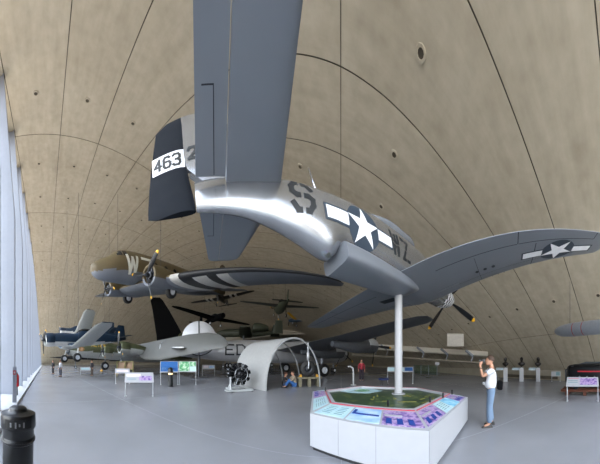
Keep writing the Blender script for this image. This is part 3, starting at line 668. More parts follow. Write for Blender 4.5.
for word, u0_ in (('MARY', 1.3), ('ALICE', 3.4)): decal(text_polys(word, u0_, .40, .30, .36, .12, .08, 0), lambda u, v, l: B.side(u, v, 1, .02), 'painted_name', [mat('name_yellow', '#c9a43a', .6)], bf, maxe=.3)
decal([([(2.0 + .45 * math.cos(a), -.1 + .32 * math.sin(a)) for a in [2 * PI * k / 10 for k in range(10)]], 0), ([(1.85, -.3), (2.15, -.32), (2.25, .1), (1.95, .12)], 1)], lambda u, v, l: B.side(u, v, 1, .02 + .01 * l), 'nose_art', [mat('art_orange', '#8a6a3c', .6), mat('art_flesh', '#b58a68', .6)], bf, maxe=.3)
decal([([(3.6, .95), (3.95, .95), (3.95, 1.2), (3.75, 1.15)], 0), ([(4.05, .95), (4.6, .95), (4.6, 1.25), (4.05, 1.22)], 0)], lambda u, v, l: B.side(u, v, 1, .015), 'cockpit_window', [M_perspex], bf, maxe=.3)
wk = [(0, 6.3, -.55, 5.6, .15), (1.2, 6.3, -.5, 5.5, .15), (7.5, 7.4, .1, 3.8, .13)]
Wing(wk + [(14.8, 8.9, .75, 2.2, .1), (15.8, 9.6, .85, 1.0, .08)], -1).build('wing', [M_ol2, M_grey], b17, mis_y=lambda y, low: 1 if low else 0, step=.6)
Wing(wk, 1).build('wing', [M_ol2, M_grey], b17, mis_y=lambda y, low: 1 if low else 0, step=.6)
for sd in (1, -1):
    for y_, s_, z_ in ((3.3, 4.2, -.35), (6.9, 4.9, .0)):
        radial(b17, (-s_, sd * y_, z_), .70, 1.2, M_steel, 1.76, 3, PI / 2 if y_ > 5 else PI / 2 + .05, [M_ol2, M_grey, M_ol2], split_z=z_ - .2, spinner=.15)
        Body([(s_ + 1.1, z_ + .66, z_ - .68, .66, 2), (s_ + 2.6, z_ + .55, z_ - .66, .6, 2), (s_ + 4.8, z_ + .1, z_ - .45, .2, 2)], sd * y_).build('engine_nacelle', [M_ol2, M_grey], b17, step=.4, n=20, split=two(z_ - .1))
    mb = MB(); mb.tube([(-6.9, sd * 3.3, -.9), (-6.9, sd * 3.3, -2.25)], .11, 8); mb.build('landing_gear_leg', M_grey2, b17); wheel(b17, (-6.9, sd * 3.3, -2.17), .70, .45)
    Wing([(0, 18.2, .5, 3.2, .1), (6.2, 19.6, .5, 1.6, .08)], sd).build('tailplane', M_ol2, b17, step=.8)
Fin([(.7, 13.5, 9, .05), (1.6, 17.5, 5, .07), (4.6, 19.4, 2.8, .07), (5.0, 20.2, 1.6, .06)]).build('fin', M_ol2, b17)
wheel(b17, (-19.4, 0, -1.95), .30, .2, name='tail_wheel'); mb = MB(); mb.tube([(-19.4, 0, -.2), (-19.4, 0, -1.95)], .08, 8); mb.build('tail_wheel_leg', M_grey2, b17)
# its broad grey outer wing, raised towards the viewer
Bi = FM.inverted()
def wing_between(name, secs, mats, parent, Minv, t=.11, n=10):   # secs: (leading edge, trailing edge) world points
    mb = MB(); rings = []
    for le, te in secs:
        c = te - le; up = c.cross(Vector((1, 0, 0)) if abs(c.x) < .9 * c.length else Vector((0, 1, 0))); up = c.cross(secs[-1][0] - secs[0][0]).normalized()
        rings.append([Minv @ (le + c * x + up * h * c.length) for x, h in foil(t, 0, 1, n)])
    mb.rings(rings); return mb.build(name, mats, parent, smooth=True)
M_wing = mat('pale_grey_wing_paint', '#5a5b59', .5, var=.08, scale=.8)
sec = [(W(133, 352.5, 22.9), W(129, 346.5, 23.6)), (W(145, 359.5, 21.0), W(143, 343.5, 22.3)), (W(160, 360, 19.3), W(158, 340.5, 20.6)), (W(190, 354.5, 16.4), W(188, 334.5, 17.6)), (W(210, 350, 15.2), W(208, 332.5, 16.2)), (W(220, 348.5, 14.8), W(218.5, 334.0, 15.6)), (W(226, 347, 14.7), W(225.5, 338.5, 15.1)), (W(228, 345.5, 14.8), W(228, 343, 14.9))]
ow = wing_between('outer_wing', sec, M_wing, b17, Bi, .10)
for px, py, d in ((137, 347.5, 22.6), (163, 342.5, 19.9)):
    mb = MB(); p = W(px, py, d); mb.box(Bi @ (p + Vector((0, -.12, 0))), (.12, .14, .04), M=Matrix.Rotation(.4, 4, 'X')); mb.build('aileron_hinge', M_grey2, ow)

# ------------------------------------------------------------------ yellow wheel chocks
M_choc = mat('chock_yellow', '#c9942a', .6)
def chock(x, y, lab):
    mb = MB(); mb.add([(x - .25, y - .18, 0), (x + .25, y - .18, 0), (x + .25, y + .18, 0), (x - .25, y + .18, 0), (x - .25, y + .02, .26), (x + .25, y + .02, .26)], [(3, 2, 1, 0), (0, 1, 5, 4), (2, 3, 4, 5), (1, 2, 5), (3, 0, 4)])
    tag(mb.build('wheel_chock', M_choc), lab, 'chock', 'yellow chocks at the bomber wheels')
for sx, nm in ((1, 'right-hand'), (-1, 'left-hand')):
    x = -26 + sx * 3.3; y0 = 3.1 + 6.95
    chock(x, y0 - .98, 'yellow chock in front of the %s main wheel of the olive bomber' % nm)

# ------------------------------------------------------------------ very tall finned black bomber at the back
M_bk = mat('night_bomber_black', '#060607', .95, spec=.05)
FM = hdg(-13.5, 56, 3.6, math.atan2(.83, .55), 0, 0)
b52 = empty('jet_bomber', M=FM, label='huge black jet bomber in the background, its tall fin standing behind the grey wing', cat='aircraft')
B = Body([(0, .3, -.6, .4, 2), (2, 1.3, -1.4, 1.3, 2.3), (5, 1.7, -1.6, 1.5, 2.4), (26, 1.7, -1.5, 1.5, 2.4), (38, 1.1, .0, .7, 2)]); B.build('fuselage', M_bk, b52, step=1)
for sd in (1, -1):
    Wing([(0, 9, 1.3, 9, .12), (20, 21, -.2, 3.4, .1)], sd).build('wing', M_bk, b52, step=2)
    Wing([(0, 32, .9, 5, .1), (7, 36, .9, 2.2, .08)], sd).build('tailplane', M_bk, b52, step=1.5)
    for y_ in (7, 13):
        s_ = 9 + 12 * y_ / 20 - 1.5
        for dy in (-.65, .65): Body([(s_, -.55, -1.5, .5, 2), (s_ + 1, -.4, -1.6, .62, 2), (s_ + 4, -.6, -1.5, .4, 2)], sd * (y_ + dy)).build('engine_pod', M_bk, b52, n=16)
    for s_ in (10, 22):
        mb = MB(); mb.tube([(-s_, sd * .9, -1.2), (-s_, sd * .9, -3.0)], .16, 8); mb.build('landing_gear_leg', M_grey2, b52); wheel(b52, (-s_, sd * .9, -3.0), .60, .4)
Bi = FM.inverted()
finp = [(W(157, 345, 42.2), W(190, 345, 38.5)), (W(156.5, 336, 42), W(183.5, 336, 38.8)), (W(152.5, 310, 41.5), W(169, 310, 39.3)), (W(150.5, 300.5, 41.3), W(163, 300.5, 39.6)), (W(153, 297.5, 41.1), W(160, 297.5, 40.2))]
wing_between('fin', finp, M_bk, b52, Bi, .08)

# ------------------------------------------------------------------ silver piston bomber behind the hut
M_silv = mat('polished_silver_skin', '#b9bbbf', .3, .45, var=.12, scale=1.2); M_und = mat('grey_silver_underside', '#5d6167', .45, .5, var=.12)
b29M = hdg(.8, 28.2, 2.75, math.atan2(.69, .72), 0, 0)
b29 = empty('silver_bomber', M=b29M, label='silver four-engined bomber behind the white hut section, black letters on its side', cat='aircraft')
B = Body([(0, .5, -.5, .5, 2), (.4, .9, -.95, .9, 2), (1.5, 1.25, -1.3, 1.25, 2), (3, 1.4, -1.4, 1.4, 2), (14, 1.2, -1.3, 1.25, 2), (18, 1.0, -1.05, 1.0, 2), (24, .75, -.35, .45, 2)])
bf = B.build('fuselage', [M_silv], b29, step=.5, n=30)
mb = MB(); mb.rings([[(p[0] + .015, p[1] * 1.02, p[2] * 1.02) for p in B.ring(q, 24)] for q in (.01, .15, .4, .9)], 0, True); mb.build('nose_glazing', M_perspex, b29, smooth=True)
wkr = [(0, 7.0, .1, 5.0, .15), (3, 7.1, .1, 4.8, .15), (10, 7.6, .75, 3.2, .12), (15.6, 8.3, 1.45, 1.9, .1), (16.1, 8.8, 1.5, 1.1, .08)]
for sd in (1, -1):
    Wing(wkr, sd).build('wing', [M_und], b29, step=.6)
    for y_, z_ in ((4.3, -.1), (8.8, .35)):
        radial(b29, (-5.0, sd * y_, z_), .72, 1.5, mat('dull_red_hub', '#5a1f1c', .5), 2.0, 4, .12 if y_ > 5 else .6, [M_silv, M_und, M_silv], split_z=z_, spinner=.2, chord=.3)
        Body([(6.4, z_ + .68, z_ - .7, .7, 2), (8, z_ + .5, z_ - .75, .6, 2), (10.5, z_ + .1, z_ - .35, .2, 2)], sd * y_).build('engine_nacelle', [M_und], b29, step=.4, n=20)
    for dy in (-.32, .32): wheel(b29, (-8.0, sd * 4.3 + dy, -2.05), .70, .34)
    mb = MB(); mb.tube([(-8.0, sd * 4.3, -.4), (-8.0, sd * 4.3, -2.0)], .13, 8); mb.build('landing_gear_leg', M_grey2, b29)
    Wing([(0, 20.4, .1, 2.2, .1), (3.4, 21.2, .1, 1.2, .08)], sd).build('tailplane', M_silv, b29, step=.8)
wheel(b29, (-2.6, .2, -2.40), .35, .24); wheel(b29, (-2.6, -.2, -2.40), .35, .24); mb = MB(); mb.tube([(-2.6, 0, -1.2), (-2.6, 0, -2.4)], .08, 8); mb.build('landing_gear_leg', M_grey2, b29)
Fin([(.7, 16.0, 5.2, .05), (1.4, 17.6, 3.2, .07), (2.4, 18.6, 1.9, .07)]).build('fin', M_silv, b29)
tp = text_polys('ED', -17.2, -.45, .80, 1.0, .35, .16, 0); decal([([(-u, v) for u, v in p], mi) for p, mi in tp], lambda u, v, l: B.side(u, v, -1, .012), 'code_letter', [M_ltr], bf, maxe=.2)

# ------------------------------------------------------------------ white dish behind the wing
p = W(199, 338, 18.0); R0 = 17.0 * 18.0 / F
M_dish = mat('glossy_white_dish', '#c4c6cb', .3, var=.03)
dsh = empty('radar_dish', (p.x, p.y, 0), face(199), 'big round white dish with a dark centre seam, standing behind the grey wing', 'dish')
mb = MB(); mb.lathe([(.02, -.55), (R0 * .4, -.47), (R0 * .75, -.27), (R0 * .97, -.05), (R0, .0), (R0, .08), (R0 * .95, .10), (.02, .12)], (0, 0, p.z), 'Y', 40); mb.build('dish', M_dish, dsh, smooth=True)
mb = MB()
mb.rings([[(-.05, -.60 + .0 * k + (t * t) * .58, p.z + R0 * t), (.05, -.60 + (t * t) * .58, p.z + R0 * t), (.05, -.54 + (t * t) * .58, p.z + R0 * t), (-.05, -.54 + (t * t) * .58, p.z + R0 * t)] for k, t in enumerate([q / 10 for q in range(-10, 11)])]); mb.build('seam_strip', M_steel, dsh)
mb = MB(); mb.tube([(R0 * 1.01 * math.cos(a), .04, p.z + R0 * 1.01 * math.sin(a)) for a in [PI * 1.02 + PI * .96 * k / 20 for k in range(21)]], .07, 8); mb.build('lower_rim', M_ltr, dsh)
mb = MB(); mb.tube([(0, .2, 0), (0, .2, p.z)], .12, 10); mb.box((0, .2, .05), (1.6, 1.2, .1)); mb.build('stand', M_steel, dsh)

# ------------------------------------------------------------------ small aircraft hanging in the dark of the vault
def hung(label, px, py, d, yaw, p, r, span, length, rad, mats, stripes=False, cat='aircraft', name='hanging_plane', wz=0.0, chord=1.9, fin_h=1.5, engine=True):
    c = W(px, py, d); M = hdg(c.x, c.y, c.z, yaw, p, r) @ Matrix.Translation((length * .35, 0, 0)); o = empty(name, M=M, label=label, cat=cat)
    B = Body([(.25, rad * .8, -rad * .8, rad * .75, 2), (length * .15, rad, -rad, rad, 2), (length * .4, rad * 1.2, -rad, rad * .9, 2), (length * .7, rad * .6, -rad * .5, rad * .5, 2), (length, rad * .3, 0, rad * .12, 2)])
    f = B.build('fuselage', [mats[0], M_stripe_w, M_stripe_b], o, step=.35, n=20, split=(lambda q, z: (1 + int((q - length * .55) / .4) % 2) if stripes and length * .55 < q < length * .55 + 2 else 0))
    Body([(length * .24, rad * 1.0, rad * .9, .1, 2), (length * .3, rad * 1.7, rad * .8, rad * .5, 2), (length * .42, rad * 1.7, rad * .8, rad * .5, 2), (length * .55, rad * .9, rad * .6, .1, 2)]).build('canopy', M_perspex, o, n=14)
    cu = [span * .13 + .45 * k for k in range(4)]
    for sd in (1, -1):
        Wing([(0, length * .22, wz, chord * 1.15, .13), (span * .44, length * .25, wz + span * .03, chord * .6, .1), (span * .5, length * .29, wz + span * .035, chord * .3, .08)], sd).build('wing', [mats[1], M_stripe_w], o, step=.4, cuts=cu, mis_y=(lambda y, low: 1 if stripes and (cu[0] < y < cu[1] or cu[2] < y < cu[3]) else 0))
        Wing([(0, length * .86, .1, chord * .55, .1), (span * .16, length * .89, .1, chord * .33, .08)], sd).build('tailplane', mats[0], o)
        mb = MB(); mb.tube([(-length * .28, sd * .9, wz), (-length * .27, sd * 1.0, wz - rad - .5)], .05, 6); mb.build('landing_gear_leg', mats[0], o); wheel(o, (-length * .27, sd * 1.0, wz - rad - .6), .28, .16)
    Fin([(.1, length * .82, length * .18, .07), (fin_h, length * .9, length * .09, .06)]).build('fin', mats[0], o)
    if engine:
        h = MB(); h.lathe([(.02, .2), (.15, .1), (.2, -.05), (rad * .7, -.28)], (0, 0, 0), 'X', 14); h = h.build('spinner', mats[0], o, smooth=True)
        for k in range(3): blade(h, (0, 0, 0), .4 + 2 * PI * k / 3, 1.5)
    cables(o, M, [(-length * .3, 1.2, 0), (-length * .3, -1.2, 0), (-length * .75, 0, .2)]); return o
M_dol = mat('dark_olive_green', '#33382a', .6, var=.15); M_dkb = mat('very_dark_brown_paint', '#1d1a16', .6, var=.1)
av = lambda px: PI / 2 - (px - X0) / F
hung('dark fighter with white body stripes hanging behind the transport plane\'s wing', 222, 299, 36, av(222) + PI - .25, .05, .10, 12.5, 9, .55, [M_dkb, M_dkb], True)
hung('black long-winged plane hanging above the white dish', 214, 319, 32, av(214) + PI + .5, 0, -.10, 15.0, 9.5, .5, [M_bk, M_bk], fin_h=1.8, chord=2.2, engine=False)
hung('small olive high-winged plane hanging in the middle of the vault', 281, 308, 30, av(281) + .18, -.10, .03, 13.0, 8.5, .75, [M_dol, mat('grey_green_underside', '#4a4f4c', .6)], wz=.3)
# dark green attack jet on the floor behind
FM = hdg(-21, 36, 5.4, av(262) - PI / 2 + PI, 0, 0)
p = W(215, 334, 46); FM = hdg(p.x, p.y, p.z, PI + (W(290, 330, 46) - p).to_2d().angle_signed(Vector((1, 0))) , 0, 0)
a10 = empty('attack_jet', M=FM, label='dark green twin-podded jet with square fins, seen behind and above the white hut section', cat='aircraft')
B = Body([(0, .1, -.3, .2, 2), (1, .6, -.6, .55, 2), (3, 1.1, -.8, .7, 2), (10, .9, -.8, .7, 2), (15, .6, .0, .4, 2)]); B.build('fuselage', M_dol, a10, step=.5)
for sd in (1, -1):
    Body([(9.0, .9 + .3, -.1, .6, 2), (9.5, 2.1, .1, .95, 2), (11.5, 2.0, .2, .9, 2), (12.8, 1.5, .5, .5, 2)], sd * 1.6).build('engine_pod', M_dol, a10, n=20)
    Wing([(0, 6, -.6, 3, .14), (3, 6, -.6, 3, .14), (8.5, 6.6, .1, 2.0, .12)], sd).build('wing', M_dol, a10, step=.8)
    Fin([(-.4, 13.6, 2.4, .1), (2.6, 14.3, 1.6, .09)]).build('fin', M_dol, a10, y=sd * 2.8)
    Wing([(0, 13.6, .3, 2, .1), (2.8, 13.6, .3, 2, .1)], sd).build('tailplane', M_dol, a10)
    mb = MB(); mb.tube([(-7, sd * 1.8, -.6), (-7, sd * 1.8, -p.z + .3)], .1, 8); mb.build('landing_gear_leg', M_grey2, a10); wheel(a10, (-7, sd * 1.8, -p.z + .40), .40, .3)
mb = MB(); mb.tube([(-2, 0, -.6), (-2, 0, -p.z + .3)], .08, 8); mb.build('landing_gear_leg', M_grey2, a10); wheel(a10, (-2, 0, -p.z + .32), .32, .2)

# ================================================================== FURNITURE OF THE HALL
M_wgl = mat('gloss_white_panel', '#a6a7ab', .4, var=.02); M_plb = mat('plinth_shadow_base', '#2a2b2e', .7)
M_map = None
def patches(name, base, others, scale, rough=.35, seedv=0.0, stretch=(1, 1, 1)):
    """printed picture: soft patches of several colours"""
    m = bpy.data.materials.new(name); m.use_nodes = True; nt = m.node_tree; b = nt.nodes['Principled BSDF']
    tc = nt.nodes.new('ShaderNodeTexCoord'); mp = nt.nodes.new('ShaderNodeMapping'); mp.inputs['Location'].default_value = (seedv, seedv * 1.7, 0); mp.inputs['Scale'].default_value = stretch
    n = nt.nodes.new('ShaderNodeTexNoise'); n.inputs['Scale'].default_value = scale; n.inputs['Detail'].default_value = 6; nt.links.new(tc.outputs['Object'], mp.inputs[0]); nt.links.new(mp.outputs[0], n.inputs['Vector'])
    r = nt.nodes.new('ShaderNodeValToRGB'); nt.links.new(n.outputs['Fac'], r.inputs[0]); cr = r.color_ramp; cols = [base] + others
    cr.elements[0].position = .3; cr.elements[0].color = srgb(cols[0]); cr.elements[1].position = .68; cr.elements[1].color = srgb(cols[-1])
    for i, c in enumerate(cols[1:-1]): e = cr.elements.new(.3 + .38 * (i + 1) / (len(cols) - 1)); e.color = srgb(c)
    nt.links.new(r.outputs[0], b.inputs['Base Color']); b.inputs['Roughness'].default_value = rough; return m
M_maps = [patches('airfield_map_print', '#1f2f24', ['#2c4230', '#31462f', '#6b7440'], 5.0), patches('pale_blue_print', '#a9cbd2', ['#b9d6da', '#a4c6d6'], 4), patches('blue_sky_print', '#6f9fd0', ['#9dbfe0', '#c9dbe9'], 3, seedv=3),
          patches('purple_photo_print', '#4d3a78', ['#7a5ea0', '#b79fc4', '#54407f'], 9, seedv=5), patches('cyan_photo_print', '#3f9bc8', ['#7fc3df', '#bfe0ea'], 7, seedv=8), patches('green_map_print', '#2f7a4a', ['#5fa070', '#c9d8c4'], 6, seedv=2)]
M_red = mat('magenta_red_line', '#c8304f', .4); M_txt = mat('print_text_grey', '#6f8f95', .5); M_txb = mat('print_dark_blue', '#1f3f8c', .5); M_blk = mat('satin_black', '#17181a', .35)
# ---- hexagonal plinth
OUT = [(-.57, 3.44), (1.18, 2.33), (3.15, 3.95), (2.75, 6.15), (.55, 7.15), (-.90, 5.95)]
INN = [(-.17, 4.09), (1.33, 3.22), (2.78, 4.36), (2.50, 5.75), (.72, 6.66), (-.44, 5.70)]
ZO, ZI, ZM = .68, .76, .70
pth = empty('display_plinth', (1.2, 4.7, 0), 0, 'large white six-sided display plinth with a dark airfield map on top, around the pole', 'display stand')
def rel(p, o=(1.2, 4.7, 0)): return (p[0] - o[0], p[1] - o[1], p[2] - o[2])
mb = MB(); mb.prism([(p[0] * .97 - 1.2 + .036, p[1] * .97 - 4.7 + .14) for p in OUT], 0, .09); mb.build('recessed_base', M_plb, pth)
mb = MB(); n = 6
mb.add([rel((*p, .08)) for p in OUT] + [rel((*p, ZO)) for p in OUT], [tuple(range(6))[::-1]] + [(i, (i + 1) % 6, 6 + (i + 1) % 6, 6 + i) for i in range(6)])
mb.build('side_panels', M_wgl, pth)
mb = MB()
lerp = lambda a, b, t: tuple(a[k] + (b[k] - a[k]) * t for k in range(len(a)))
for i in range(6):                     # vertical joints between the side panels
    a, b = OUT[i], OUT[(i + 1) % 6]
    for t in (1 / 3, 2 / 3):
        q = lerp(a, b, t); d = Vector((b[0] - a[0], b[1] - a[1])).normalized()
        mb.box(rel((q[0] + d.y * .001, q[1] - d.x * .001, .385)), (.006, .006, .58), rz=math.atan2(d.y, d.x))
mb.build('panel_joint', M_plb, pth) if False else None
for i in (0, 1):
    a, b = OUT[i], OUT[(i + 1) % 6]
    for t in ((.30, .62) if i == 0 else (.0, )):
        mbj = MB(); q = lerp(a, b, t); d = Vector((b[0] - a[0], b[1] - a[1])).normalized(); mbj.box(rel((q[0], q[1], .385)), (.009, .006, .58), rz=math.atan2(d.y, d.x)); mbj.build('panel_joint', mat('joint_grey', '#8d8f94', .6), pth)
mb = MB(); mb.add([rel((*p, ZO)) for p in OUT] + [rel((*p, ZI)) for p in INN], [(i, (i + 1) % 6, 6 + (i + 1) % 6, 6 + i) for i in range(6)]); mb.build('sloping_rim', M_wgl, pth)
mb = MB(); mb.add([rel((*p, ZI)) for p in INN] + [rel((*lerp(p, (1.2, 4.9), .03), ZI)) for p in INN] + [rel((*lerp(p, (1.2, 4.9), .03), ZM)) for p in INN],
    [(i, (i + 1) % 6, 6 + (i + 1) % 6, 6 + i) for i in range(6)] + [(6 + i, 6 + (i + 1) % 6, 12 + (i + 1) % 6, 12 + i) for i in range(6)]); mb.build('map_frame', M_wgl, pth)
mb = MB(); mb.add([rel((*lerp(p, (1.2, 4.9), .03), ZM)) for p in INN], [tuple(range(6))]); mp_ = mb.build('airfield_map', M_maps[0], pth)
mb = MB(); lake = [G(px, py, ZM + .003) for px, py in ((340, 391.3), (352, 393), (368, 393.5), (383, 391.0), (372, 388.6), (358, 387.6))]
mb.add([rel(p) for p in lake][::-1], [tuple(range(6))]); mb.build('pale_water_area', M_maps[1], mp_)
mb = MB(); isl = [G(362 + 8 * math.cos(a), 390.4 + 1.3 * math.sin(a), ZM + .006) for a in [2 * PI * k / 10 for k in range(10)]]; mb.add([rel(p) for p in isl], [tuple(range(10))]); mb.build('island', M_maps[5], mp_)
M_run = mat('runway_ochre', '#8f8a3f', .6); rnd = random.Random(3)
for k in range(14):
    px, py = 352 + 84 * rnd.random(), 395.5 + 7 * rnd.random(); p = G(px, py, ZM + .004); mbq = MB(); mbq.box(rel(p), (.10 + .12 * rnd.random(), .035, .006), rz=rnd.random() * 3); mbq.build('model_airfield', M_run, mp_)
def onrim(i, t, s, dz=.004):           # a point on the sloping rim, side i, t along, s from the outer edge inwards
    a = lerp((*OUT[i], ZO), (*OUT[(i + 1) % 6], ZO), t); b = lerp((*INN[i], ZI), (*INN[(i + 1) % 6], ZI), t); p = lerp(a, b, s); return rel((p[0], p[1], p[2] + dz))
def board(i, t0, t1, s0, s1, m, name='printed_board', dz=.006, parent=None):
    mb = MB(); q = [onrim(i, t0, s0, dz), onrim(i, t1, s0, dz), onrim(i, t1, s1, dz), onrim(i, t0, s1, dz)]; lo = [onrim(i, t0, s0, 0), onrim(i, t1, s0, 0), onrim(i, t1, s1, 0), onrim(i, t0, s1, 0)]
    mb.add(q + lo, [(0, 1, 2, 3), (0, 4, 5, 1), (1, 5, 6, 2), (2, 6, 7, 3), (3, 7, 4, 0)]); return mb.build(name, m, parent or pth)
for i, segs in ((0, ((.02, .33, 1), (.35, .64, 2), (.66, .985, 3))), (1, ((.015, .33, 3), (.345, .53, 1), (.54, .74, 4), (.75, .97, 3))), (5, ((.03, .45, 3), (.5, .96, 1))), (2, ((.05, .95, 1),)), (3, ((.05, .95, 2),)), (4, ((.05, .95, 1),))):
    for t0, t1, mi in segs:
        bo = board(i, t0, t1, .10, .80, M_maps[mi])
        if mi == 1:
            for k in range(5):
                for c in ((.15, .45), (.58, .86)): board(i, t0 + (t1 - t0) * c[0], t0 + (t1 - t0) * c[1], .24 + .1 * k, .265 + .1 * k, M_txt, 'text_line', .010, bo)
        if mi == 2:
            board(i, t0 + (t1 - t0) * .06, t0 + (t1 - t0) * .95, .42, .50, M_txb, 'aircraft_side_view', .010, bo); board(i, t0 + (t1 - t0) * .04, t0 + (t1 - t0) * .14, .42, .68, M_txb, 'tail_view', .012, bo)
        if mi == 3:
            board(i, t0 + (t1 - t0) * .05, t0 + (t1 - t0) * .55, .50, .58, M_wgl, 'caption_strip', .010, bo)
            for k in range(3): board(i, t0 + (t1 - t0) * (.1 + .28 * k), t0 + (t1 - t0) * (.25 + .28 * k), .16, .40, M_txb, 'photo', .010, bo)
for i in range(6): board(i, .01, .99, .87, .92, M_red, 'red_line')
for px, py in ((325.5, 391.5), (388, 406.5), (430, 402.5), (443, 398), (452, 394.5)):
    p = G(px, py, ZI); mb = MB(); mb.lathe([(.016, .0), (.016, .02), (.022, .03), (.022, .12), (.012, .13)], rel(p), 'Z', 10); mb.build('audio_handset', M_blk, pth, smooth=True)

# ---- information boards on two bent-tube legs
M_leg = mat('white_tube_leg', '#a3a6aa', .35, .2)
def info_board(px0, px1, ytop, ybot, yfoot, label, cells, w=None, tilt=None, group=None, name='information_board', deep=.45, dd=None, foot=.28):
    """seen between px0 and px1, its lower edge at ybot; cells: (x0, y0, x1, y1, material) in 0..1"""
    pxc = (px0 + px1) / 2; d = dd or CZ * F / (yfoot - Y0); d0 = d
    wd = w or (px1 - px0) / F * d; zb = CZ + (Y0 - ybot) / F * d; zt = CZ + (Y0 - ytop) / F * (d + deep); p = W(pxc, Y0, d)
    o = empty(name, (p.x, p.y, 0), face(pxc), label, 'display board', group)
    t = .035; T = [(-wd / 2, 0, zb), (wd / 2, 0, zb), (wd / 2, deep, zt), (-wd / 2, deep, zt)]
    mb = MB(); mb.add(T + [(x, y, z - t) for x, y, z in T], [(0, 1, 2, 3), (7, 6, 5, 4), (0, 4, 5, 1), (1, 5, 6, 2), (2, 6, 7, 3), (3, 7, 4, 0)]); bo = mb.build('panel', M_wgl, o, bevel=.006)
    for x0, y0, x1, y1, m_ in cells:
        q = [(-wd / 2 + wd * x, deep * y, zb + (zt - zb) * y + .004) for x, y in ((x0, y0), (x1, y0), (x1, y1), (x0, y1))]
        mb = MB(); mb.add(q, [(0, 1, 2, 3)]); mb.build('print', m_, bo)
    for sx in (-1, 1):
        x = sx * (wd / 2 - .04)
        mb = MB(); mb.tube([(x, deep * .9, zb + (zt - zb) * .9 - .05), (x, deep * .25, zb + (zt - zb) * .2 - .06), (x, .06, zb - .12), (x, .06, .0), ], .022, 8); mb.box((x, .06 + foot * .3, .012), (.08, foot, .024)); mb.build('leg', M_leg, o)
    return o
pk = M_maps[3]; lb = M_maps[2]; pw = mat('print_pale_pink', '#d9cfd6', .4); tx = M_txt
info_board(124.5, 154, 372.5, 382, 397, 'white board with a small purple print on two thin legs, left of the black bollard', [(.05, .55, .55, .85, pw), (.5, .15, .93, .62, pk), (.08, .2, .4, .25, tx), (.08, .35, .4, .4, tx)])
info_board(160, 178.5, 361.3, 372, 385, 'blue sky-coloured display board directly behind the black bollard', [(.03, .04, .97, .97, mat('bright_blue_print', '#2d5f9c', .4)), (.1, .12, .5, .4, lb), (.6, .2, .9, .35, M_txb)])
info_board(178.8, 196.5, 361.3, 371.5, 385, 'green map display board just right of the blue one', [(.03, .04, .60, .97, M_maps[5]), (.64, .5, .97, .95, M_maps[5]), (.64, .05, .97, .45, M_maps[1])])
info_board(202, 215, 364.8, 369, 376, 'small far display board with blue corner, between bollard and black engine', [(.1, .3, .5, .8, pw), (.55, .2, .95, .8, lb)])
info_board(115, 130, 368.5, 373, 384, 'low white display board left of the purple-printed one', [(.1, .2, .9, .7, pw)])
info_board(387, 413.5, 367.0, 371.5, 384, 'pale blue display board on legs beyond the plinth, crossed by the white pole', [(.03, .1, .62, .9, M_maps[1]), (.68, .1, .97, .9, mat('deep_blue_print', '#1f4f88', .4))])
info_board(566, 599, 377, 386, 402, 'white display board with magenta heading in front of the black engine', [(.42, .12, .95, .85, pk), (.05, .80, .38, .85, M_red), (.05, .35, .35, .42, tx), (.05, .55, .35, .62, tx)])
info_board(80, 92, 367, 370.5, 375, 'tiny pale board under the nose of the olive bomber', [(.1, .2, .9, .8, M_maps[1])])

# ---- black bollard lamp
p = G(170.5, 386.5); bl = empty('bollard_lamp', (p.x, p.y, 0), 0, 'short black bollard with a domed cap and a glowing slot, before the blue board', 'lamp')
mb = MB(); mb.lathe([(.19, 0), (.19, .04), (.165, .05), (.165, .78)], (0, 0, 0), 'Z', 24); mb.build('post', M_blk, bl, smooth=True)
mb = MB(); mb.lathe([(.14, .78), (.14, .88)], (0, 0, 0), 'Z', 24); mb.build('lamp_lens', mat('warm_lamp_lens', '#ffd9a0', .4, emit=.9), bl, smooth=True)
mb = MB(); mb.lathe([(.18, .88), (.185, 1.02), (.15, 1.16), (.08, 1.23), (.01, 1.25)], (0, 0, 0), 'Z', 24); mb.build('domed_cap', M_blk, bl, smooth=True)

# ---- litter bin, near left
p = G(18, 470); bn = empty('litter_bin', (W(18, 400, 2.35).x, W(18, 400, 2.35).y, 0), face(18), 'large black round litter bin with a domed lid and slotted opening, at the left edge', 'bin')
M_bin = mat('black_bin_plastic', '#090a0d', .32, spec=.5); Rb = 16.5 / F * 2.35
mb = MB(); mb.lathe([(Rb * .86, 0), (Rb * .90, .03), (Rb * .95, .62), (Rb * .95, .66), (Rb, .67), (Rb, .72), (Rb * .96, .73), (Rb * .98, .86), (Rb * 1.0, .88)], (0, 0, 0), 'Z', 40); mb.build('body', M_bin, bn, smooth=True)
mb = MB(); mb.lathe([(Rb * 1.05, .84), (Rb * 1.09, .86), (Rb * 1.07, .99), (Rb * 1.02, 1.01), (Rb * .62, 1.03), (Rb * .56, 1.04), (Rb * .52, 1.07), (Rb * .36, 1.09), (.01, 1.095)], (0, 0, 0), 'Z', 40); ld = mb.build('lid', M_bin, bn, smooth=True)
for rot in (0, PI):
    mb = MB(); rings = []
    for k in range(9):
        a = -PI / 2 + rot + (-.75 + 1.5 * k / 8); rings.append([(Rb * r * math.cos(a), Rb * r * math.sin(a), z) for r, z in ((1.03, .87), (1.10, .875), (1.09, .975), (1.0, .97))])
    mb.rings(rings); mb.build('slot_surround', mat('slot_dark', '#050506', .7), ld)
mb = MB(); 
for k, (a_, h_) in enumerate(((-.38, .05), (-.12, .065), (.08, .03), (.30, .06))):
    a = -PI / 2 + a_; mbq = MB(); mbq.box((Rb * 1.10 * math.cos(a), Rb * 1.10 * math.sin(a), .92), (.006, .018, h_), rz=a); mbq.build('pale_mark', mat('mark_grey', '#6d6f72', .5), ld)
